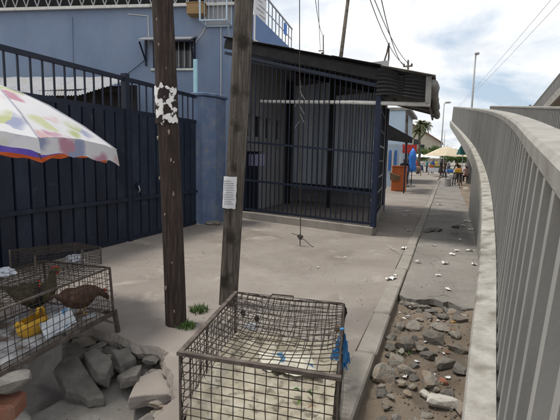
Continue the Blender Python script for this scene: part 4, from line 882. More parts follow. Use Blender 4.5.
for k in range(1500):
    x = rnd.uniform(-5.2, -.62); y = rnd.uniform(2.6, 9.0); s_ = rnd.uniform(.003, .011)*(1+.6*(rnd.random() < .04)); z_ = 0.0
    if fbm(x, y, .9, 3) < -.1 or (x < -1.45 and y < 3.0): continue
    if k % 4 == 0: x = rnd.uniform(-.42, .5); y = rnd.uniform(5.4, 12); z_ = -.018
    mb.add([Vector((x, y, z_+s_*.2))+Vector(v)*s_*rnd.uniform(.6, 1.2) for v in ((1, 0, 0), (-.6, .8, 0), (-.5, -.9, 0), (0, 0, .6))], [(0, 1, 3), (1, 2, 3), (2, 0, 3), (0, 2, 1)])
tag(mb.build('grit', m_rubd), 'fine grit and crumbs strewn over the pavement and path', 'grit', kind='stuff')
# broken lip of the path
for k in range(12):
    x = -.38+.068*k; s_ = rnd.uniform(.06, .14)
    o = MB().rock((x, 5.02-.012*k+rnd.uniform(-.06, .03), -.07), (s_*1.4, s_, .06), 900+k).build('asphalt_chunk', m_rubd if k % 2 else m_rub); tag(o, 'crumbled chunk along the broken end of the worn path', 'asphalt chunk', 'chunks along the broken path end')
# litter
def scrap(p, s_, seed, mat, label, group):
    q = random.Random(seed); an_ = q.uniform(0, 3.14); c, sn = math.cos(an_), math.sin(an_)
    def fn(u, v):
        a, b = (u-.5)*s_*q.uniform(.93, 1.07), (v-.5)*s_*.6*q.uniform(.9, 1.1); return Vector((p.x+a*c-b*sn, p.y+a*sn+b*c, p.z+.012+.45*s_*abs(noise.noise(Vector((u*2.2, v*2.2, seed*1.3))))))
    o = MB().grid(fn, 5, 4).build('litter_scrap', mat); return tag(o, label, 'litter', group)
for k, (px, py, s_) in enumerate(((404, 249, .16), (391, 280, .16), (395, 276, .09), (407, 212, .2), (409, 215, .12), (445, 264, .12), (452, 255, .1), (457, 251, .1), (474, 265, .1), (469, 251, .14), (460, 240, .08), (418, 262, .08), (438, 276, .07), (448, 290, .08), (409, 231, .12), (196, 323, .04), (434, 246, .08), (468, 222, .2), (463, 226, .14), (470, 230, .12), (345, 258, .05), (318, 268, .05), (440, 205, .2))):
    scrap(gnd(px, py, 0 if px < 425 else -.016), s_, 40+k, m_litter, 'scrap of white paper litter lying on the paving near the kerb', 'white litter scraps on pavement and path')
for k, (px, py, s_) in enumerate(((428, 232, .16), (432, 231, .13), (437, 231, .16), (456, 228, .1))):
    p = gnd(px, py, -.016); o = MB().rock(p+Vector((0, 0, .03)), (s_*1.4, s_*2, .1), 950+k).build('debris_lump', m_rubd); tag(o, 'dark crumpled lump of debris on the shaded worn path', 'debris', 'dark debris on the shaded path')
for k in range(26):
    px, py = rnd.uniform(398, 470), rnd.uniform(298, 400); p = gnd(px, py, -.1)
    if p.x > xin(p.y)-.2: continue
    p.z = ground_z(p.x, p.y); scrap(p, rnd.uniform(.02, .05), 80+k, (m_litter, m_brick, m_yellow, m_whitebag)[k % 4] if k % 3 else m_litter, 'tiny scrap of rubbish half buried in the dug-up dirt', 'tiny rubbish scraps in the dug-up strip')

# ================================================================== GRASS
def tuft(px, py, n, rad, hgt, label, z=0.0):
    c = gnd(px, py, z); mb = MB(); q = random.Random(int(px*7+py))
    for k in range(n):
        a, r_ = q.uniform(0, 6.28), rad*q.random()**.6; p = c+Vector((r_*math.cos(a), r_*math.sin(a), 0)); h_ = hgt*q.uniform(.45, 1.15); d = q.uniform(0, 6.28); l_ = h_*q.uniform(.3, 1.1); wd = q.uniform(.003, .006)
        s_ = Vector((-math.sin(d), math.cos(d), 0))*wd; dv = Vector((math.cos(d), math.sin(d), 0))*l_
        mb.add([p-s_, p+s_, p+dv*.4+Vector((0, 0, h_*.7))+s_*.7, p+dv*.4+Vector((0, 0, h_*.7))-s_*.7, p+dv+Vector((0, 0, h_))], [(0, 1, 2, 3), (3, 2, 4)])
    return tag(mb.build('grass_tuft', m_green), label, 'grass')
tuft(199, 311, 190, .1, .06, 'small green grass tuft growing between the two wooden poles')
tuft(186, 327, 190, .09, .05, 'low green grass tuft at the foot of the dark brown pole')
tuft(402, 356, 120, .07, .05, 'sparse green weed growing among the stones beside the kerb', -.08)

# ================================================================== CAGES
def wire_panel(c00, c10, c11, c01, nu, nv, r, sagfn=None, jit=.004, n=5, seed=0):
    """wires in a bilinear panel; returns an MB"""
    q = random.Random(seed); mb = MB(); S = 10
    def P(u, v):
        p = c00.lerp(c10, u).lerp(c01.lerp(c11, u), v)
        return p + (sagfn(u, v) if sagfn else Vector())
    for i in range(nu+1):
        j = q.uniform(-1, 1)*jit; j2 = q.uniform(-1, 1)*jit
        mb.tube([P(i/nu, k/S)+Vector((j+j2*math.sin(k), j-j2*math.cos(k), 0)) for k in range(S+1)], r, n, cap=False)
    for i in range(nv+1):
        j = q.uniform(-1, 1)*jit; j2 = q.uniform(-1, 1)*jit
        mb.tube([P(k/S, i/nv)+Vector((0, j2*math.sin(k*1.3), j+j2*math.cos(k)*.7)) for k in range(S+1)], r, n, cap=False)
    return mb
zc = .455
FLt, FRt, BLt, BRt = gnd(180, 353, zc), gnd(338.5, 378, zc), gnd(236, 292.5, zc), gnd(344, 304, zc)
zb = .02
dn = lambda p, z: Vector((p.x, p.y, z))
fc = thing('wire_cage', dn((FLt+BRt)/2, 0), 'empty rusty wire cage with cream sacking inside and blue plastic tied to its corner', 'cage')
J = .006
tag(wire_panel(FLt, FRt, dn(FRt, zb), dn(FLt, zb), 14, 8, .003, None, .003, seed=1).build('front_mesh', m_rust, fc), kind='stuff')
tag(wire_panel(FLt, BLt, dn(BLt, zb), dn(FLt, zb), 22, 8, .003, lambda u, v: Vector((.018*math.sin(u*9)*math.sin(v*3), 0, 0)), .006, seed=2).build('side_mesh', m_rust, fc), kind='stuff')
tag(wire_panel(FRt, BRt, dn(BRt, zb), dn(FRt, zb), 22, 8, .003, lambda u, v: Vector((-.012*math.sin(u*8)*math.sin(v*3), 0, 0)), .006, seed=3).build('side_mesh', m_rust, fc), kind='stuff')
tag(wire_panel(BLt, BRt, dn(BRt, zb), dn(BLt, zb), 16, 8, .003, lambda u, v: Vector((0, .02*math.sin(u*7)*math.sin(v*3), -.012*math.sin(u*3.14)*(1-v))), .007, seed=4).build('rear_mesh', m_rust, fc), kind='stuff')
def topsag(u, v): return Vector((0, 0, -.085*math.sin(math.pi*u)**.8*math.sin(math.pi*min(1, v*1.0))**.8+.012*math.sin(u*11)*v*(1 if v < .98 else 1)-.012*v*math.sin(u*3.14)))
tag(wire_panel(FLt, FRt, BRt, BLt, 16, 15, .003, topsag, .006, seed=5).build('top_mesh', m_rust, fc), kind='stuff')
tag(wire_panel(FLt.lerp(BLt, .42)+Vector((.02, 0, -.05)), FRt.lerp(BRt, .42)+Vector((-.02, 0, -.05)), BRt+Vector((-.01, 0, .0)), BLt+Vector((.01, 0, .0)), 15, 9, .0028, lambda u, v: Vector((0, 0, -.075*math.sin(math.pi*u)**.7*math.sin(math.pi*(.25+.75*v))-.02*math.sin(u*8+1)*(1-v))), .008, seed=6).build('loose_mesh', m_rust, fc), kind='stuff')
ux = (FRt-FLt).normalized(); uy = (BLt-FLt).normalized()
MB().bar(FLt-ux*.015, FRt+ux*.015, .03, .022).build('front_rail', m_rail, fc)
MB().bar(FLt, BLt+uy*.01, .03, .018).build('side_rail', m_rail, fc)
for p in (FLt, FRt, BLt, BRt): MB().bar(dn(p, 0), p, .012, .012, ux).build('corner_post', m_rail, fc)
for a_, b_ in ((FLt, FRt), (FRt, BRt), (BRt, BLt), (BLt, FLt)): MB().bar(dn(a_, zb), dn(b_, zb), .02, .02).build('bottom_rail', m_rail, fc)
MB().tube([FRt, FRt.lerp(BRt, .3)+Vector((0, 0, .01)), FRt.lerp(BRt, .7)+Vector((.005, 0, -.01)), BRt], .007, 6).build('side_rod', m_rust, fc)
MB().tube([BLt, BLt.lerp(BRt, .3)+Vector((0, 0, -.02)), BLt.lerp(BRt, .6)+Vector((0, 0, -.018)), BRt], .006, 6).build('rear_rod', m_rust, fc)
h0, h1 = BLt.lerp(BRt, .32)+Vector((0, 0, -.02)), BLt.lerp(BRt, .54)+Vector((0, 0, -.02))
MB().tube([h0, h0+uy*.05+Vector((.02, 0, .022)), h1+uy*.05+Vector((0, 0, .022)), h1], .006, 6).build('handle', m_rust, fc)
l0, l1 = FLt.lerp(FRt, .50)+Vector((0, 0, .01)), FLt.lerp(FRt, .62)
# sacking inside
def sackfn(u, v):
    p = dn(FLt, 0).lerp(dn(FRt, 0), .03+.94*u).lerp(dn(BLt, 0).lerp(dn(BRt, 0), .03+.94*u), .008+.95*v); e = min(u, 1-u, v, 1-v)
    k_ = min(1, v/.06); return Vector((p.x, p.y, .02+k_*(.055+.03*abs(fbm(u*3, v*3, 1.0, 7))+.035*abs(fbm(u*2, v*2, 3.0, 3))+.012*fbm(u, v, 16, 2)+(.05*max(0, .1-min(u, 1-u, 1-v))/.1))))
o = MB().grid(sackfn, 44, 44).build('cream_sacking', m_cream, smooth=True); tag(o, 'crumpled cream sacking spread over the floor of the empty wire cage', 'sacking')
def bagfn(u, v):
    a = gnd(262, 368, .12); b = gnd(322, 384, .1); c = gnd(258, 350, .1); p = a+(b-a)*u+(c-a)*v*(.8+.3*u)
    return Vector((p.x, p.y, .115+.06*math.sin(u*3.1)*math.sin(v*3)+.03*fbm(u, v, 3, 4)+.03*u*(1-v)))
o = MB().grid(bagfn, 26, 12).build('printed_bag', m_feedbag, smooth=True); tag(o, 'creased paper feed bag with blue print lying on the cream sacking', 'bag')
for k, (px, py) in enumerate(((296, 395), (300, 407), (309, 398), (312, 412))):
    p = gnd(px, py, .11); q = MB()
    def lf(u, v, p=p, k=k): a = (u-.5)*.06; b = (v-.5)*.028*math.sin(math.pi*min(.98, max(.02, u))); an_ = k*1.3; return Vector((p.x+a*math.cos(an_)-b*math.sin(an_), p.y+a*math.sin(an_)+b*math.cos(an_), .135+.02*math.sin(u*3)))
    o = q.grid(lf, 6, 3).build('fallen_leaf', m_green if k < 3 else m_wood); tag(o, 'small leaf fallen on the cream sacking in the wire cage', 'leaf', 'leaves on the cream sacking')
def crumple(name, c, r, seed, mat, label, cat, amp=.45, sub=3):
    mb = MB(); bm = bmesh.new(); bmesh.ops.create_icosphere(bm, subdivisions=sub, radius=1); c = Vector(c); vs = []
    for v in bm.verts:
        k = 1+amp*noise.noise(v.co*2.3+Vector((seed, 0, 0)))+amp*.5*noise.noise(v.co*5.5+Vector((0, seed, 0))); vs.append(c+Vector((v.co.x*r[0]*k, v.co.y*r[1]*k, v.co.z*r[2]*k)))
    mb.add(vs, [tuple(x.index for x in f.verts) for f in bm.faces]); bm.free(); o = mb.build(name, mat); return tag(o, label, cat) if label else o
p = BLt.lerp(BRt, .16)-uy*.06; cz = atY(250, 330, p.y)
crumple('crumpled_plastic', gnd(250, 327, .16), (.055, .05, .035), 3.3, m_whitebag, 'crumpled white plastic lying at the rear of the empty wire cage', 'plastic')
crumple('black_rag', gnd(243, 313, .22), (.022, .02, .03), 5.1, m_dark, 'small black rag knotted on the rear mesh near the leaning pole', 'rag')
crumple('black_rag', gnd(257, 319, .2), (.02, .02, .026), 6.1, m_dark, 'small black rag next to the crumpled white plastic', 'rag')
bb = thing('blue_plastic_bags', dn(FRt.lerp(BRt, .55), .1), 'torn blue plastic bags tied to the side of the empty wire cage', 'plastic bag')
for k, (px, py, w_, l_) in enumerate(((341, 336, .06, .1), (346, 340, .06, .13), (335, 349, .07, .06), (342, 352, .06, .11), (348, 352, .05, .1), (345, 334, .04, .08), (338, 346, .05, .07))):
    c = FRt.lerp(BRt, .5+.03*k); d = ray(px, py); pp = EYE+d*((c-EYE).dot(fw)/d.dot(fw)); q = random.Random(k+3); an_ = q.uniform(-.8, .8)
    def fl(u, v, pp=pp, w_=w_, l_=l_, k=k, an_=an_):
        a = (u-.5)*w_*(.35+.9*v-.3*v*v); o_ = .03*noise.noise(Vector((u*3.5, v*2.5, k*1.7)))+.014*math.sin(u*14+k)*v
        return pp+r0*a+Vector((-r0.y, r0.x, 0))*o_+r0*(.25*an_*l_*v)+Vector((0, 0, -l_*v*(1+.25*noise.noise(Vector((u*5, k, 0))))+.02*math.sin(v*3+k)*v))
    MB().grid(fl, 14, 12).build('bag', m_bluebag, bb, smooth=True)
MB().ball(FRt.lerp(BRt, .56)+Vector((.0, 0, .0)), (.016, .016, .014), 4, .4, 2).build('knot', m_bluebag, bb)
crumple('knotted_rag', atY(345, 312, BRt.y-.06), (.014, .014, .04), 9.2, m_dark, 'dark rag hanging from the rear corner of the empty wire cage', 'rag')
crumple('knotted_rag', atY(337, 329, BRt.y-.35), (.02, .02, .022), 2.2, m_wood, 'brown rag knotted on the mesh above the blue plastic bags', 'rag')

# left-hand cage with poultry
zb2 = .19; zt2 = .60
P_R = gnd(113.5, 313, zb2); P_L0 = gnd(0, 374, zb2); dirc = (P_L0-P_R).normalized(); P_L = P_R+dirc*1.45
back = Vector((-1, -.1, 0)).normalized()*.72
lc = thing('poultry_cage', dn(P_R.lerp(P_L, .5)+back*.5, 0), 'large rusty wire cage holding hens on a brick prop under the floral parasol', 'cage')
tR, tL = dn(P_R, zt2)-Vector((.03, 0, 0)), dn(P_L, zt2)
tag(wire_panel(tR, tL, P_L, P_R, 26, 8, .0025, None, .004, seed=11).build('front_mesh', m_rust, lc), kind='stuff')
tag(wire_panel(tR, tR+back, P_R+back, P_R, 13, 8, .0025, None, .004, seed=12).build('side_mesh', m_rust, lc), kind='stuff')
tag(wire_panel(tL, tL+back, P_L+back, P_L, 13, 8, .0025, None, .004, seed=13).build('side_mesh', m_rust, lc), kind='stuff')
tag(wire_panel(tR+back, tL+back, P_L+back, P_R+back, 26, 8, .0025, None, .004, seed=14).build('rear_mesh', m_rust, lc), kind='stuff')
tag(wire_panel(tR, tL, tL+back, tR+back, 30, 15, .0025, lambda u, v: Vector((0, 0, -.02*math.sin(3.14*u)*math.sin(3.14*v)+.008*math.sin(u*21+v*9))), .004, seed=15).build('top_mesh', m_rust, lc), kind='stuff')
for a_, b_ in ((P_R, P_L), (P_L, P_L+back), (P_L+back, P_R+back), (P_R+back, P_R)): MB().bar(a_, b_, .03, .03).build('bottom_rail', m_rail, lc)
for a_, b_ in ((tR, tL), (tL, tL+back), (tL+back, tR+back), (tR+back, tR)): MB().bar(a_, b_, .014, .014).build('top_rail', m_rail, lc)
for a_, b_ in ((P_R, tR), (P_L, tL), (P_R+back, tR+back), (P_L+back, tL+back)): MB().bar(a_, b_, .016, .016, dirc).build('corner_post', m_rail, lc)
lg = gnd(118, 332); MB().bar(P_R+Vector((.01, 0, .03)), lg, .032, .032, dirc).build('leg', m_rail, lc)
MB().bar(P_R+back+Vector((0, 0, .02)), dn(P_R+back, 0), .032, .032, dirc).build('leg', m_rail, lc)
MB().bar(P_L+Vector((0, 0, .02)), dn(P_L, -.5), .032, .032, dirc).build('leg', m_rail, lc)
MB().bar(P_L+back+Vector((0, 0, .02)), dn(P_L+back, -.5), .032, .032, dirc).build('leg', m_rail, lc)
MB().bar(P_R-dirc*-.14+Vector((0, 0, -.01)), lg.lerp(P_R, .45), .018, .018).build('brace', m_rail, lc)
def flr(u, v):
    p = P_R.lerp(P_L, .02+.96*u)+back*(.02+.95*v); return Vector((p.x, p.y, zb2+.02+.012*fbm(u*9, v*5, 1, 2)+(.03*max(0, .06-v)/.06)))
o = MB().grid(flr, 60, 20).build('newspaper_lining', M('dirty_newsprint', [(.2, .2, .2), (.36, .36, .37), (.5, .5, .52)], 9, .9, .4, 40, spots=(.13, .1, .08), spot_scale=6, spot_lo=.5, spot_hi=.62)); tag(o, 'dirty newspaper lining the floor of the poultry cage', 'newspaper')
# cut yellow jerrycan
jc = thing('yellow_jerrycan', gnd(34, 340, zb2+.02), 'cut yellow plastic jerrycan used as a trough in the poultry cage', 'jerrycan')
ja, jb = gnd(20, 336, zb2+.05), gnd(50, 324, zb2+.07); ja.x -= .03; jb.x -= .06
dj = (jb-ja); jr = .075; prof = []
mb = MB(); n = 16; rows = [(0, .03), (.06, .5), (.2, .85), (.35, 1), (.7, 1.02), (.92, .98), (1, .85)]
d_, sx_, uy_ = basis(dj)
vs = []
for t_, k in rows:
    for i in range(n): a = 2*math.pi*i/n; c_, s_ = math.cos(a), math.sin(a); kk = k/(abs(c_)**3+abs(s_)**3)**(1/3); vs.append(ja+dj*t_+sx_*(jr*.9*kk*c_)+uy_*(jr*kk*s_)+Vector((0, 0, .02)))
fs = [(j*n+i, j*n+(i+1) % n, (j+1)*n+(i+1) % n, (j+1)*n+i) for j in range(len(rows)-1) for i in range(n) if not (2 <= j <= 4 and i in (3, 4, 5, 2))]+[tuple(range(n)), tuple((len(rows)-1)*n+i for i in range(n))]
mb.add(vs, fs).build('body', m_yellow, jc, smooth=True)
MB().tube([ja+dj*.1+Vector((.0, .0, .05)), ja+dj*.02+Vector((0, 0, .09)), ja-dj*.06+Vector((0, 0, .07))], .016, 8).build('spout', m_yellow, jc, smooth=True)
MB().tube([ja+dj*.75+Vector((0, 0, .09)), ja+dj*.8+Vector((0, 0, .135)), ja+dj*.95+Vector((0, 0, .13)), ja+dj*1.0+Vector((0, 0, .08))], .013, 8).build('grip', m_yellow, jc, smooth=True)
def wsk(u, v):
    a = gnd(49, 341, zb2+.03); b = gnd(79, 323, zb2+.03); q = a.lerp(b, u); return Vector((q.x-.03-.06*v+.012*fbm(u, v, 4, 2), q.y, zb2+.035+.115*v+.012*fbm(u, v, 3, 6)))
o = MB().grid(wsk, 16, 10).build('white_sack', m_sackprint, smooth=True); tag(o, 'white sack with blue print standing beside the yellow jerrycan in the cage', 'sack')
crumple('plastic_bag', gnd(6, 272, zt2+.03)+Vector((0, 0, .0)), (.07, .06, .035), 4.4, m_whitebag, 'crumpled pale plastic bag lying on top of the poultry cage', 'plastic bag', .6)
# small fine-mesh cage on top
m0, m1 = gnd(101, 264, zt2+.012), gnd(36, 274, zt2+.012)
mb_ = Vector((-.36, .05, 0)); hz = Vector((0, 0, .155))
sc_ = thing('small_wire_cage', dn(m0.lerp(m1, .5), zt2+.01), 'small dark fine-mesh cage lying on top of the poultry cage', 'cage')
for nm, c in (('front_mesh', (m0, m1, m1+hz, m0+hz)), ('side_mesh', (m0, m0+mb_, m0+mb_+hz, m0+hz)), ('side_mesh', (m1, m1+mb_, m1+mb_+hz, m1+hz)), ('rear_mesh', (m0+mb_, m1+mb_, m1+mb_+hz, m0+mb_+hz)), ('top_mesh', (m0+hz, m1+hz, m1+mb_+hz, m0+mb_+hz))):
    L1, L2 = (c[1]-c[0]).length, (c[3]-c[0]).length; tag(wire_panel(c[0], c[1], c[2], c[3], max(3, int(L1/.024)), max(3, int(L2/.024)), .0016, None, .003, 4, seed=21).build(nm, m_rust, sc_), kind='stuff')
for a_ in (m0, m1, m0+mb_, m1+mb_): MB().bar(a_, a_+hz, .012, .012, dirc).build('corner_post', m_rail, sc_)
MB().bar(m0.lerp(m1, .3)+hz*.05, m0.lerp(m1, .3)+hz, .014, .014, dirc).build('divider', m_rail, sc_)
crumple('plastic_bag', m0.lerp(m1, .25)+mb_*.4+Vector((0, 0, .05)), (.07, .06, .035), 8.4, m_whitebag, 'pale plastic bag stuffed in the small fine-mesh cage', 'plastic bag', .6)

# hens
def hen(px, py, zf, head, face, cols, label, size=1.0, comb=True, off=0.0):
    c = gnd(px, py, zf); c = c+Vector((off, 0, 0)); t = thing('hen', (c.x, c.y, zf), label, 'hen', None); S = size
    ca, sa = math.cos(face), math.sin(face); fwd = Vector((ca, sa, 0))
    def L(a, z): return Vector((c.x, c.y, zf))+fwd*(a*S)+Vector((0, 0, z*S))
    rows = [(-.25, .215, .008, .004), (-.22, .215, .03, .012), (-.17, .19, .045, .028), (-.11, .165, .075, .07), (-.04, .15, .092, .092), (.03, .15, .09, .095), (.085, .17, .068, .078)]
    if head == 'up': rows += [(.112, .215, .042, .05), (.122, .26, .03, .034), (.128, .3, .025, .027), (.135, .33, .026, .025), (.152, .345, .022, .021), (.172, .342, .012, .012), (.182, .338, .004, .004)]
    else: rows += [(.13, .17, .045, .05), (.17, .155, .033, .035), (.205, .13, .026, .026), (.23, .105, .025, .024), (.25, .085, .016, .016), (.26, .075, .004, .004)]
    n = 12; vs = []; side = Vector((-sa, ca, 0))
    for i, (a, z, ry, rz) in enumerate(rows):
        a0, z0 = rows[max(0, i-1)][:2]; a1, z1 = rows[min(len(rows)-1, i+1)][:2]; tn = (fwd*(a1-a0)+Vector((0, 0, z1-z0))).normalized(); up_ = tn.cross(side)*-1
        if up_.length < .1: up_ = Vector((0, 0, 1))
        for k in range(n):
            an_ = 2*math.pi*k/n; w_ = 1+.07*noise.noise(Vector((i*1.3, k*1.1, px))); vs.append(L(a, z)+side*(ry*S*w_*math.cos(an_))+up_*(rz*S*w_*math.sin(an_)))
    fs = [(j*n+i, j*n+(i+1) % n, (j+1)*n+(i+1) % n, (j+1)*n+i) for j in range(len(rows)-1) for i in range(n)]+[tuple(range(n)), tuple((len(rows)-1)*n+i for i in range(n))]
    m_ = M('feathers_'+label.split()[0], cols, 22, .8, .8, 70, stretch=(1, 1, .5)); MB().add(vs, fs).build('body', m_, t, smooth=True)
    for s_ in (-1, 1):                 # folded wings and legs
        mb = MB()
        wr = Matrix((fwd, side, Vector((0, 0, 1)))).transposed(); mb.ball(L(-.04, .165)+side*(.082*S*s_), (.105*S, .02*S, .055*S), px+s_, .35, 2, mat=wr@Matrix.Rotation(.25, 3, 'Y')).build('wing', m_, t, smooth=True)
        mb = MB(); mb.tube([L(.0, .09)+side*(.035*S*s_), L(.02, .05)+side*(.035*S*s_), L(.0, .005)+side*(.037*S*s_)], [.016*S, .008*S, .007*S], 6)
        for an_ in (-.5, 0, .5, 3.1): dd_ = Matrix.Rotation(an_, 3, 'Z')@fwd; mb.tube([L(.0, .006)+side*(.037*S*s_), L(.0, .004)+side*(.037*S*s_)+dd_*(.04*S)], [.005*S, .003*S], 5)
        mb.build('leg', M('hen_leg', [(.3, .2, .08), (.4, .28, .12)], 10, .7, 0), t)
    hx = rows[-3]; bx_ = rows[-1]
    MB().lathe([(.011*S, 0), (.006*S, .016*S), (.001*S, .03*S)], L(bx_[0]-.008, bx_[1]), 8, mat=Matrix.Rotation(face, 3, 'Z')@Matrix.Rotation(R(95), 3, 'Y')).build('beak', m_yellow, t)
    if comb:
        mb = MB(); k0 = rows[-4]
        for i in range(4): mb.ball(L(k0[0]-.005+.013*i, k0[1]+.03-.004*abs(i-1.5)), (.009*S, .006*S, .016*S), i, .2, 1)
        mb.ball(L(hx[0]+.012, hx[1]-.03), (.008*S, .01*S, .018*S), 2, .2, 1); mb.build('comb', M('hen_comb', [(.45, .03, .03), (.55, .06, .05)], 10, .6, 0), t)
    return t
zf = zb2+.035
hen(62, 318, zf, 'up', R(35), [(.05, .045, .02), (.1, .085, .04), (.16, .13, .07)], 'olive brown hen standing with its neck raised in the poultry cage', 1.1, True, -.3)
hen(92, 316, zf, 'down', R(75), [(.05, .03, .022), (.11, .06, .04), (.17, .1, .07)], 'reddish-brown hen bent down near the end of the poultry cage', 1.0, True, -.12)
hen(52, 316, zf, 'up', R(-20), [(.012, .011, .011), (.02, .018, .018), (.035, .03, .028)], 'black hen with red comb next to the yellow jerrycan', .85, True, -.2)
hen(6, 330, zf, 'up', R(120), [(.2, .13, .06), (.3, .21, .11), (.36, .27, .16)], 'tan hen standing behind the newspaper lining, near the brick prop', .95, True, -.2)

# ================================================================== FLORAL PARASOL
pm = Vector((-3.82, 2.56, 0)); par = thing('floral_parasol', (pm.x, pm.y, 0), 'tilted white floral parasol with purple and orange panels over the poultry cage', 'parasol')
apex = Vector((pm.x, pm.y, 2.2)); RR = 1.13; tiltx, tilty = .04, -.075     # rim height change per metre in x / y
def canopy_pt(a, t, sagk=0.0):
    r_ = RR*t; z = apex.z-.57*(t**1.55); q = Vector((pm.x+r_*math.cos(a), pm.y+r_*math.sin(a), 0)); q.z = z+(q.x-pm.x)*tiltx+(q.y-pm.y)*tilty-sagk; return q
NP = 8; ph = R(28)
for k in range(NP):
    a0 = ph+2*math.pi*k/NP; a1 = ph+2*math.pi*(k+1)/NP
    def fn(u, v, a0=a0, a1=a1):
        a = a0+(a1-a0)*u; chord = math.cos((a1-a0)/2)/math.cos(a-(a0+a1)/2); t_ = max(v, .02)
        return canopy_pt(a, t_*(chord*.6+.4*1.0)*(1-.055*math.sin(math.pi*u)*v), .035*math.sin(math.pi*u)*v*v)+Vector((0, 0, .01*fbm(u*2+k, v*2, 2, 3)))
    mid = math.degrees((a0+a1)/2) % 360
    mat = m_floral
    if 95 < mid < 215: mat = m_purple
    p_ = MB().grid(fn, 14, 12).build('panel', mat, par, smooth=True)
    def vf(u, v, a0=a0, a1=a1):
        q = fn(u, 1.0, a0, a1); return q+Vector((0, 0, -(.045+.012*math.sin(u*19+k)+.1*max(0, math.cos(a0+(a1-a0)*u-R(12)))**3)*v))+Vector((q.x-pm.x, q.y-pm.y, 0))*(.02*v)
    MB().grid(vf, 16, 2).build('valance', m_orangepanel if 95 < mid < 215 else m_lime if 30 < mid < 60 else mat, p_, smooth=True)
    tp_ = canopy_pt(a0, 1.0); MB().tube([canopy_pt(a0, t_)+Vector((0, 0, -.015)) for t_ in (.03, .25, .5, .75, 1.0)], .006, 6).build('rib', m_steel, par)
    MB().tube([canopy_pt(a0, t_)+Vector((0, 0, .006)) for t_ in (.03, .25, .5, .75, 1.0)], .006, 5).build('seam_binding', m_binding, par)
MB().tube([(pm.x, pm.y, -.55), (pm.x, pm.y, 1.2), (pm.x, pm.y, 2.24)], .02, 10).build('mast', m_steel, par, smooth=True)
MB().lathe([(.03, 0), (.04, .03), (.012, .09)], (pm.x, pm.y, 2.2), 10).build('finial', m_steel, par)

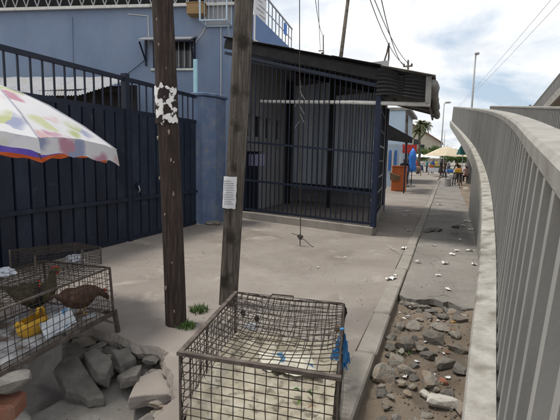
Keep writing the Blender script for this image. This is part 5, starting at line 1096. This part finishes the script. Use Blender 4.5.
# ================================================================== PEOPLE
def person(loc, face, label, shirt, trousers, pose='stand', S=1.0, skirt=False, hat=None):
    """one continuous skinned body; loc = ground point between the feet (or under the seat)"""
    J, E_ = {}, []
    def jt(n, x, y, z, r, par=None, r2=None):
        J[n] = (Vector((x, y, z)), r, r2 or r)
        if par: E_.append((par, n))
    zp = .92 if pose != 'sit' else .52; lean = {'stand': .0, 'sit': .12, 'bend': .42, 'walk': .04}[pose]
    jt('pelvis', 0, 0, zp, .135, None, .1); jt('waist', lean*.25, 0, zp+.17, .125, 'pelvis', .095); jt('chest', lean*.62, 0, zp+.4-lean*.12, .15, 'waist', .105)
    nx_, nz = lean*.9, zp+.55-lean*.25; jt('neck', nx_, 0, nz, .055, 'chest'); jt('jaw', nx_+.03, 0, nz+.07, .07, 'neck', .075); jt('crown', nx_+.025, 0, nz+.19, .082, 'jaw', .092)
    for s_, n in ((1, 'l'), (-1, 'r')):
        jt('sh'+n, lean*.7, .185*s_, zp+.47-lean*.2, .06, 'chest')
        ex = .08 if pose in ('stand', 'walk') else .2
        jt('el'+n, lean*.7+ex*.4+(.1*s_ if pose == 'walk' else 0), .235*s_, zp+.2-lean*.25, .043, 'sh'+n); jt('wr'+n, lean*.7+ex+(.2*s_ if pose == 'walk' else (.1 if pose != 'stand' else 0)), .22*s_, zp-.02-lean*.1+(.12 if pose in ('sit', 'bend') else 0), .03, 'el'+n); 
        w0 = J['wr'+n][0]; jt('hd'+n, w0.x+.04, w0.y-.01*s_, w0.z-.07, .034, 'wr'+n, .022); jt('fg'+n, w0.x+.06, w0.y-.015*s_, w0.z-.14, .022, 'hd'+n, .014)
        jt('hp'+n, 0, .095*s_, zp-.06, .1, 'pelvis')
        if pose == 'sit': jt('kn'+n, .43, .13*s_, zp-.03, .066, 'hp'+n); jt('an'+n, .41, .13*s_, .09, .044, 'kn'+n)
        else:
            f_ = .22*s_ if pose == 'walk' else .02; jt('kn'+n, f_*.6+.03, .1*s_, .5, .066, 'hp'+n); jt('an'+n, f_-.02, .1*s_, .09, .044, 'kn'+n)
        a0 = J['an'+n][0]; jt('to'+n, a0.x+.16, a0.y, .035, .034, 'an'+n, .03)
    keys = list(J); me = bpy.data.meshes.new('p'); me.from_pydata([J[k][0] for k in keys], [(keys.index(a), keys.index(b)) for a, b in E_], [])
    o = bpy.data.objects.new('p', me); COL.objects.link(o); md = o.modifiers.new('s', 'SKIN'); md.use_smooth_shade = True; sv = me.skin_vertices[0].data
    for i, k in enumerate(keys): sv[i].radius = (J[k][1], J[k][2]); sv[i].use_root = (k == 'pelvis')
    o.modifiers.new('d', 'SUBSURF').levels = 1
    dg = bpy.context.evaluated_depsgraph_get(); nm = bpy.data.meshes.new_from_object(o.evaluated_get(dg)); bpy.data.objects.remove(o)
    for m in (m_skin, shirt, trousers, m_hair, m_dark): nm.materials.append(m)
    for f in nm.polygons:
        c = f.center; arm = abs(c.y) > .165
        if c.z > nz+.03: f.material_index = 3 if (c.z > nz+.15 or (c.x < nx_+.01 and c.z > nz+.07)) else 0
        elif c.z < .085: f.material_index = 4
        elif arm and c.z < zp+.27 and (pose != 'sit' or c.z > zp-.25) and c.z > zp-.3: f.material_index = 0
        elif c.z > zp+.0: f.material_index = 1
        else: f.material_index = 2
        f.use_smooth = True
    b = bpy.data.objects.new('person', nm); place(b, loc); b.rotation_euler = (0, 0, face); b.scale = (S, S, S); tag(b, label, 'person')
    hx, hz_ = nx_+.03, nz+.135                                   # face: nose, eyes, ears, mouth
    mb = MB(); mb.ball((hx+.098, 0, hz_-.02), (.018, .014, .024), sub=1)
    for s_ in (1, -1): mb.ball((hx, .085*s_, hz_-.005), (.022, .012, .032), sub=1)
    def ch(mbx, n, m): q = mbx.build(n, m, None, loc=(0, 0, 0)); q.parent = b; q.location = (0, 0, 0); return q
    ch(mb, 'nose_and_ears', m_skin); mb = MB()
    for s_ in (1, -1): mb.ball((hx+.083, .032*s_, hz_+.018), (.008, .013, .008), sub=1)
    ch(mb, 'eyes', m_dark)
    mb = MB(); mb.ball((hx+.083, 0, hz_-.07), (.01, .026, .008), sub=1); ch(mb, 'mouth', m_red)
    if skirt: ch(MB().lathe([(.27, .3), (.25, .5), (.2, .75), (.15, zp+.05)], (0, 0, 0), 14), 'skirt', trousers)
    if hat: ch(MB().lathe([(.15, nz+.2), (.1, nz+.215), (.095, nz+.26), (.03, nz+.3)], (hx-.01, 0, 0), 14), 'cap', hat)
    return b

# ================================================================== BEYOND THE PORCH: KIOSK, MARKET, HOUSES
def gX(px, Y): return atY(px, 160, Y).x
bl = thing('pale_blue_shop', (-6.2, 33, 0), 'pale blue flat-roofed shop building seen past the porch', 'shop')
wall_holes((-9.5, 30, 0), (gX(403, 30), 30, 0), -.1, 4.9, .2, [(1.2, 2.6, .9, 2.2), (4.6, 5.6, 0, 2.2)], 'front_wall', m_paleblue, bl)
wall_holes((gX(403, 30), 30.2, 0), (gX(403, 30)-.05, 37, 0), -.1, 4.9, .2, [(1.5, 2.7, 0, 2.3), (3.8, 5.2, .9, 2.2)], 'side_wall', m_paleblue, bl)
MB().box((-6.1, 33.5, 5.0), (7.2, 7.2, .18)).build('roof', m_conc, bl)
MB().box((gX(403, 30)-.15, 33, 1.2), (.05, 6, 2.3)).build('shutter', m_navy2, bl)
MB().box((-6.2, 30.12, 1.1), (6.2, .05, 2.3)).build('shutter', m_navy2, bl)
# kiosk with black awning
kx = thing('awning_kiosk', (-3.2, 22.5, 0), 'small kiosk with black sloping awning next to the porch', 'kiosk')
a0 = atY(386, 124, 21); a1 = atY(412.5, 138.5, 21)
MB().hexa([a0, a1, a1+Vector((0, 4, 0)), a0+Vector((0, 4, 0)), a0+Vector((0, 0, .04)), a1+Vector((0, 0, .04)), a1+Vector((0, 4, .04)), a0+Vector((0, 4, .04))]).build('awning', m_dark, kx)
MB().hexa([a0+Vector((0, -.02, -.75)), a1+Vector((0, -.02, -.22)), a1+Vector((0, .02, -.22)), a0+Vector((0, .02, -.75)), a0+Vector((0, -.02, 0)), a1+Vector((0, -.02, 0)), a1+Vector((0, .02, 0)), a0+Vector((0, .02, 0))]).build('awning_drop', m_dark, kx)
for yy in (21.15, 24.8): MB().tube([(gX(405.5, yy), yy, 0), (gX(405.5, yy), yy, a1.z+.1)], .035, 8).build('post', m_navy2, kx)
MB().box((gX(388, 26), 27.2, 1.25), (1.1, 3.0, 2.5)).build('booth', m_paleblue, kx)
MB().box((gX(388, 26)+.57, 27.0, 1.5), (.03, 1.2, .9)).build('hatch', m_paper, kx)
for k in range(4): MB().box((gX(387+2.8*k, 25.6), 25.64, 1.55), (.09, .06, 1.2)).build('stripe_panel', m_blue if k % 2 else m_paper, kx)
oc = thing('orange_counter', (gX(399.5, 22.6), 22.6, 0), 'worn orange painted counter standing below the black awning', 'counter')
q0_, q1_ = gX(392.5, 22.4), gX(407, 22.4)
MB().box(((q0_+q1_)/2, 22.6, .62), (q1_-q0_, .5, 1.24)).build('body', m_orange, oc, bevel=.02)
MB().box(((q0_+q1_)/2, 22.58, 1.27), (q1_-q0_+.08, .6, .05)).build('top', m_orange, oc)
MB().hexa([Vector((q0_-.05, 22.25, .55)), Vector((q0_+.42, 22.25, .55)), Vector((q0_+.42, 22.33, .55)), Vector((q0_-.05, 22.33, .55)), Vector((q0_-.05, 22.05, .95)), Vector((q0_+.42, 22.05, .8)), Vector((q0_+.42, 22.33, .8)), Vector((q0_-.05, 22.33, .95))]).build('hanging_flap', m_wood, oc)
o = MB().box((gX(408.5, 29), 29, 2.32), (.95, .05, .55)).build('red_sign', m_red); tag(o, 'plain red sign board hung below the black awning', 'sign')
MB().box((gX(408.5, 29), 29.04, 1.0), (.06, .05, 2.2)).build('post', m_navy2, o)
bp_ = thing('closed_blue_parasol', (gX(412.5, 26.5), 26.5, 0), 'closed bright blue parasol on a thin stand near the orange counter', 'parasol')
MB().lathe([(.03, 2.3), (.14, 2.12), (.24, 1.75), (.19, 1.45), (.27, 1.15), (.24, .95), (.05, .9)], (gX(412.5, 26.5), 26.5, 0), 14).build('folded_canopy', m_blue, bp_, smooth=True)
MB().tube([(gX(412.5, 26.5), 26.5, 0), (gX(412.5, 26.5), 26.5, 2.35)], .025, 8).build('mast', m_dark, bp_)
MB().lathe([(.25, 0), (.24, .06), (.05, .1)], (gX(412.5, 26.5), 26.5, 0), 14).build('base', m_conc, bp_)
person((gX(404.8, 23.6), 23.6, 0), R(-80), 'person in dark clothes standing behind the orange counter', cloth('black', (.02, .02, .025)), cloth('navy', (.02, .025, .05)))

def parasol(X, Y, z, rad, drop, mat, label, n=8, tilt=0.0):
    t = thing('market_parasol', (X, Y, 0), label, 'parasol')
    for k in range(n):
        a0, a1 = 2*math.pi*k/n, 2*math.pi*(k+1)/n
        def fn(u, v):
            a = a0+(a1-a0)*u; r_ = rad*max(v, .02)*(1-.05*math.sin(math.pi*u)*v); return Vector((X+r_*math.cos(a), Y+r_*math.sin(a), z-drop*v**1.3-.05*math.sin(math.pi*u)*v+tilt*r_*math.cos(a)))
        MB().grid(fn, 4, 5).build('panel', mat, t)
    MB().tube([(X, Y, 0), (X, Y, z+.08)], .03, 8).build('mast', m_steel, t); MB().lathe([(.28, 0), (.28, .08), (.06, .12)], (X, Y, 0), 12).build('base', m_conc, t)
def stall(X, Y, wd, dp, hgt, label, goods, seed, cover=None):
    t = thing('market_table', (X, Y, 0), label, 'table')
    MB().box((X, Y, hgt), (wd, dp, .04)).build('table_top', m_wood, t)
    for sx in (-1, 1):
        for sy in (-1, 1): MB().box((X+sx*(wd/2-.05), Y+sy*(dp/2-.05), hgt/2-.01), (.05, .05, hgt-.02)).build('leg', m_wood, t)
    if cover: MB().box((X, Y-dp/2-.012, hgt-.2), (wd+.02, .012, .42)).build('cloth_skirt', cover, t)
    q = random.Random(seed)
    for k, (gm, nm, lab) in enumerate(goods):
        s_ = q.uniform(.18, .32); x = X-wd/2+wd*(k+.5)/len(goods)
        o = MB().box((x, Y+q.uniform(-.1, .1), hgt+.022+s_*.5), (wd/len(goods)*.8, .35, s_), q.uniform(-.15, .15)).build(nm, gm, bevel=.03); tag(o, lab, nm.replace('_', ' '))
        MB().ball((x, Y, hgt+.03+s_), (wd/len(goods)*.33, .14, .07), k, .4, 2).build('contents', (m_green, m_orange, m_yellow, m_litter)[k % 4], o)
# big cream parasol with its trader
parasol(gX(446, 46), 46, 3.05, 2.05, .95, m_cream_par, 'large cream parasol shading the stall beside the ramp', 8, -.02)
parasol(gX(462.5, 41), 41, 3.3, .55, 1.1, m_teal_par, 'narrow dark teal parasol at the rear of the trader stall near the ramp', 6)
stall(gX(455, 33), 33, 1.1, .7, .75, 'low wooden trader table with blue crate beside the ramp', [(m_blue, 'blue_crate', 'bright blue crate on the trader table beside the ramp'), (m_yellow, 'yellow_tub', 'yellow tub on the trader table beside the blue crate')], 3)
person((gX(460.5, 33.6), 33.6, 0), R(-120), 'person in olive shirt bending over the trader table beside the ramp', cloth('olive', (.09, .075, .04)), cloth('brown', (.05, .035, .03)), 'bend')
person((gX(467.2, 36), 36, 0), R(-100), 'person in pink top sitting beside the concrete ramp', cloth('pink', (.55, .3, .27)), cloth('black', (.02, .02, .025)), 'sit')
st_ = thing('stool', (gX(467.2, 36), 36, 0), 'low wooden stool below the person in pink top', 'stool')
MB().box((gX(467.2, 36), 36, .41), (.34, .34, .05)).build('seat', m_wood, st_)
for sx in (-.13, .13):
    for sy in (-.13, .13): MB().box((gX(467.2, 36)+sx, 36+sy, .19), (.04, .04, .38)).build('leg', m_wood, st_)
def chair(X, Y, rz, label, mat):
    t = thing('plastic_chair', (X, Y, 0), label, 'chair'); Q = Matrix.Rotation(rz, 3, 'Z'); c = Vector((X, Y, 0)); P = lambda x, y, z: c+Q@Vector((x, y, z))
    MB().box(P(0, 0, .44), (.44, .44, .035), rz).build('seat', mat, t, bevel=.01)
    for sx in (-.19, .19):
        for sy in (-.19, .19): MB().bar(P(sx*1.15, sy*1.15, 0), P(sx, sy, .43), .04, .04, Vector((1, 0, 0))).build('leg', mat, t)
        MB().bar(P(sx, -.19, .46), P(sx*.95, -.27, .86), .035, .035, Vector((1, 0, 0))).build('back_post', mat, t); MB().bar(P(sx*1.1, -.2, .64), P(sx*1.1, .18, .64), .04, .03).build('armrest', mat, t)
    for k in range(4): MB().bar(P(-.18, -.2-.018*k, .54+.09*k), P(.18, -.2-.018*k, .54+.09*k), .02, .06).build('back_slat', mat, t)
chair(gX(459, 29.6), 29.6, R(160), 'black plastic chair on the path beside the grey drum', m_dark)
chair(gX(455.3, 30.6), 30.6, R(30), 'black plastic chair close to the trader table', m_dark)
dr = thing('grey_drum', (gX(449.5, 29.3), 29.3, 0), 'small grey metal drum on the path next to a black chair', 'drum')
MB().lathe([(.2, 0), (.21, .03), (.2, .05), (.2, .2), (.212, .22), (.2, .24), (.2, .42), (.215, .44), (.2, .47)], (gX(449.5, 29.3), 29.3, 0), 18).build('barrel', m_drum, dr, smooth=False)
MB().lathe([(.19, .455), (.19, .475)], (gX(449.5, 29.3), 29.3, 0), 18).build('lid', m_steel, dr)
scrap(gnd(466, 189), .35, 77, m_litter, 'crumpled white sheet on the ground beside the ramp wall', None)
# white parasols and stalls of the far market
for (px, Y, z, rad, lab) in ((419.5, 62, 2.55, 1.05, 'white market parasol by the palm tree'), (428.5, 66, 2.6, 1.25, 'wide white market parasol beside the cream one'), (436, 74, 2.5, 1.0, 'small white market parasol behind the cream one'), (410, 58, 2.4, .9, 'white market parasol beside the closed blue parasol')):
    parasol(gX(px, Y), Y, z, rad, .5, m_white_par, lab, 6)
stall(gX(424, 60), 60, 2.2, .9, .8, 'long market table with tubs below the white parasols', [(m_red, 'red_tub', 'red tub on the long far market table'), (m_whitebag, 'white_crate', 'white crate on the long far market table'), (m_blue, 'blue_tub', 'blue tub on the long far market table')], 5, m_litter)
stall(gX(438, 50), 50, 1.9, .8, .8, 'market table with white cloth under the cream parasol', [(m_orange, 'fruit_box', 'box of orange fruit on the white-clothed market table'), (m_green, 'vegetable_box', 'box of green vegetables on the white-clothed market table'), (m_drum, 'grey_tub', 'grey tub on the white-clothed market table')], 6, m_whitebag)
stall(gX(414, 47), 47, 1.6, .8, .6, 'low dark market bench near the closed blue parasol', [(m_dark, 'dark_box', 'dark box on the low market bench'), (m_wood, 'wooden_crate', 'wooden crate on the low market bench')], 8)
folk = [(417, 57, 'stand', 'red', (.4, .04, .04), (.03, .03, .05), 'person in red shirt standing at the long market table'), (422, 58.5, 'walk', 'white', (.6, .6, .6), (.05, .06, .12), 'person in white shirt walking by the white parasols'),
        (427.5, 58, 'stand', 'teal', (.04, .2, .22), (.04, .04, .04), 'person in teal shirt standing below the wide white parasol'), (433, 54, 'walk', 'blue', (.05, .1, .35), (.03, .03, .03), 'person in blue shirt walking between market tables'),
        (441.5, 48.5, 'stand', 'black', (.025, .025, .03), (.04, .03, .03), 'person in black standing at the cream parasol'), (445.5, 42, 'walk', 'brown', (.16, .09, .05), (.03, .035, .06), 'person in brown shirt walking in front of the cream parasol'),
        (436.5, 63, 'stand', 'yellow', (.5, .35, .06), (.05, .05, .05), 'person in yellow shirt among the far stalls'), (449, 56, 'stand', 'grey', (.25, .25, .27), (.05, .05, .08), 'person in grey shirt behind the cream parasol stall')]
for k, (px, Y, po, nm, c1, c2, lab) in enumerate(folk): person((gX(px, Y), Y, 0), R(-90+70*math.sin(k*2.1)), lab, cloth(nm, c1), cloth('leg'+nm, c2), po, 1.0, k % 3 == 1)
pp = gX(519.5, 38); person((6.35, 42.6, zr(39.2)-.05), R(-120), 'person standing on the ramp landing, head above the parapet', cloth('navyr', (.03, .035, .06)), cloth('legr', (.04, .04, .05)))
# house with brown roof
hs_ = thing('brown_roofed_house', (-6, 95, 0), 'beige house with brown pitched roof beyond the market', 'house')
xl, xr = gX(398, 90), gX(439, 90); xm = gX(411, 90)
mb = MB(); mb.add([(xl, 90, 0), (xr, 90, 0), (xr, 90, 5.2), (xm, 90, 8.6), (xl, 90, 5.8), (xl, 99, 0), (xr, 99, 0), (xr, 99, 5.2), (xm, 99, 8.6), (xl, 99, 5.8)], [(0, 1, 2, 3, 4), (9, 8, 7, 6, 5), (0, 5, 6, 1), (1, 6, 7, 2), (0, 4, 9, 5)])
mb.build('wall', m_housewall, hs_)
for (xa, za, xb, zb_) in ((xm, 8.65, xr+.5, 4.95), (xl-.5, 5.55, xm, 8.65)):
    MB().hexa([Vector((xa, 89.3, za)), Vector((xb, 89.3, zb_)), Vector((xb, 99.5, zb_)), Vector((xa, 99.5, za)), Vector((xa, 89.3, za+.2)), Vector((xb, 89.3, zb_+.2)), Vector((xb, 99.5, zb_+.2)), Vector((xa, 99.5, za+.2))]).build('roof_slope', m_houseroof, hs_)
for px, pz in ((408, 5.2), (415, 5.2), (421, 4.2), (430, 3.6), (408, 2.0)): wq = MB().box((gX(px, 90), 89.96, pz), (.9, .12, 1.0)).build('window', m_glass, hs_); MB().box((gX(px, 90), 89.9, pz-.58), (1.1, .2, .1)).build('sill', m_pipe, wq)
rh = thing('red_brown_shed', (gX(431, 80), 82, 0), 'low shed with red-brown roof behind the market parasols', 'shed')
xa, xb = gX(422, 80), gX(441, 80)
MB().box(((xa+xb)/2, 83, 1.2), (xb-xa-.3, 3.4, 2.4)).build('wall', m_housewall, rh)
MB().hexa([Vector((xa, 80.6, 2.5)), Vector((xb, 80.6, 2.5)), Vector((xb, 85, 3.5)), Vector((xa, 85, 3.5)), Vector((xa, 80.6, 2.65)), Vector((xb, 80.6, 2.65)), Vector((xb, 85, 3.65)), Vector((xa, 85, 3.65))]).build('roof', m_redbrown, rh)
# palm
def palm(px, Y, hz, label):
    x = gX(px, Y); t = thing('palm_tree', (x, Y, 0), label, 'palm tree'); q = random.Random(5)
    MB().tube([(x, Y, 0), (x+.08, Y, hz*.4), (x-.05, Y, hz*.75), (x, Y, hz)], [.2, .15, .13, .15], 10).build('trunk', m_polegrey, t, smooth=True)
    MB().tube([(x-.04, Y, hz*.7), (x+.5, Y, hz*.82), (x+.62, Y, hz*.98)], [.09, .08, .07], 8).build('branch', m_polegrey, t, smooth=True)
    mb = MB()
    for (cx, cz, n, ln) in ((x, hz, 60, 1.25), (x+.62, hz*.98, 36, 1.0), (x-.25, hz*.86, 30, .9)):
        for k in range(n):
            a = q.uniform(0, 6.28); el = q.uniform(-.5, 1.2); d = Vector((math.cos(a)*math.cos(el), math.sin(a)*math.cos(el), math.sin(el))); L_ = ln*q.uniform(.7, 1.1); s_ = Vector((-math.sin(a), math.cos(a), 0))
            pts = [Vector((cx, Y, cz))+d*(L_*u)-Vector((0, 0, .5*L_*u*u)) for u in (0, .25, .5, .75, 1.0)]
            for i in range(1, 5):
                for sg_ in (-1, 1):
                    for m in range(3):
                        p = pts[i-1].lerp(pts[i], m/3); tp_ = p+s_*(sg_*.3*(1.05-i*.18))+(pts[i]-pts[i-1])*.8-Vector((0, 0, .07)); e_ = (pts[i]-pts[i-1])*.34; mb.add([p-e_*.3, p+e_, tp_], [(0, 1, 2)])
    tag(mb.build('crown', m_palmleaf, t), kind='stuff')
palm(418.5, 52, 5.7, 'ragged palm tree standing in front of the brown-roofed house')
def bush(px, Y, z0, rx, rz_, n, label, seed, name='shrub', cat='shrub', trunk=None, leaf=.09):
    x = gX(px, Y); t = thing(name, (x, Y, 0), label, cat); q = random.Random(seed); mb = MB()
    for k in range(n):
        v = Vector((q.gauss(0, 1), q.gauss(0, 1), q.gauss(0, 1))).normalized()*(q.random()**.4); k2 = 1+.45*noise.noise(v*2.2+Vector((seed, 0, 0))); c = Vector((x+v.x*rx*k2, Y+v.y*rx*k2, z0+rz_+v.z*rz_*k2))
        a = Vector((q.gauss(0, 1), q.gauss(0, 1), q.gauss(0, .7))).normalized()*leaf; b_ = a.cross(Vector((q.gauss(0, 1), q.gauss(0, 1), q.gauss(0, 1)))).normalized()*leaf*.6; mb.add([c-a, c+b_, c+a, c-b_], [(0, 1, 2, 3)])
    tag(mb.build('crown', m_green, t), kind='stuff')
    mb = MB(); mb.tube([(x, Y, -.1), (x+.05, Y, z0*.6+.2), (x, Y, z0+rz_)], [.06+.03*rz_, .05+.02*rz_, .02], 7)
    for k in range(4): a = k*1.6; mb.tube([(x, Y, z0*.7+.3), (x+rx*.5*math.cos(a), Y+rx*.5*math.sin(a), z0+rz_*.9)], [.03+.015*rz_, .012], 6)
    mb.build('trunk', m_polegrey, t)
bush(434, 78, 2.3, 1.0, .9, 900, 'round green shrub above the red-brown shed roof', 3, leaf=.14)
bush(422, 70, 1.4, 1.3, 1.1, 1100, 'green bush behind the white market parasols', 4, leaf=.14)
for k, (px, Y, h_) in enumerate(((447, 150, 3.6), (456, 165, 4.2), (440, 140, 3.0), (466, 150, 4.6), (425, 160, 6.5), (476, 170, 5.5))): bush(px, Y, 1.2, 4.2, h_/2, 1300, 'distant green tree beyond the market stalls', 10+k, 'tree', 'tree', leaf=.42)
for o in bpy.data.objects:
    if o.get('label') == 'distant green tree beyond the market stalls': o['group'] = 'distant trees beyond the market'
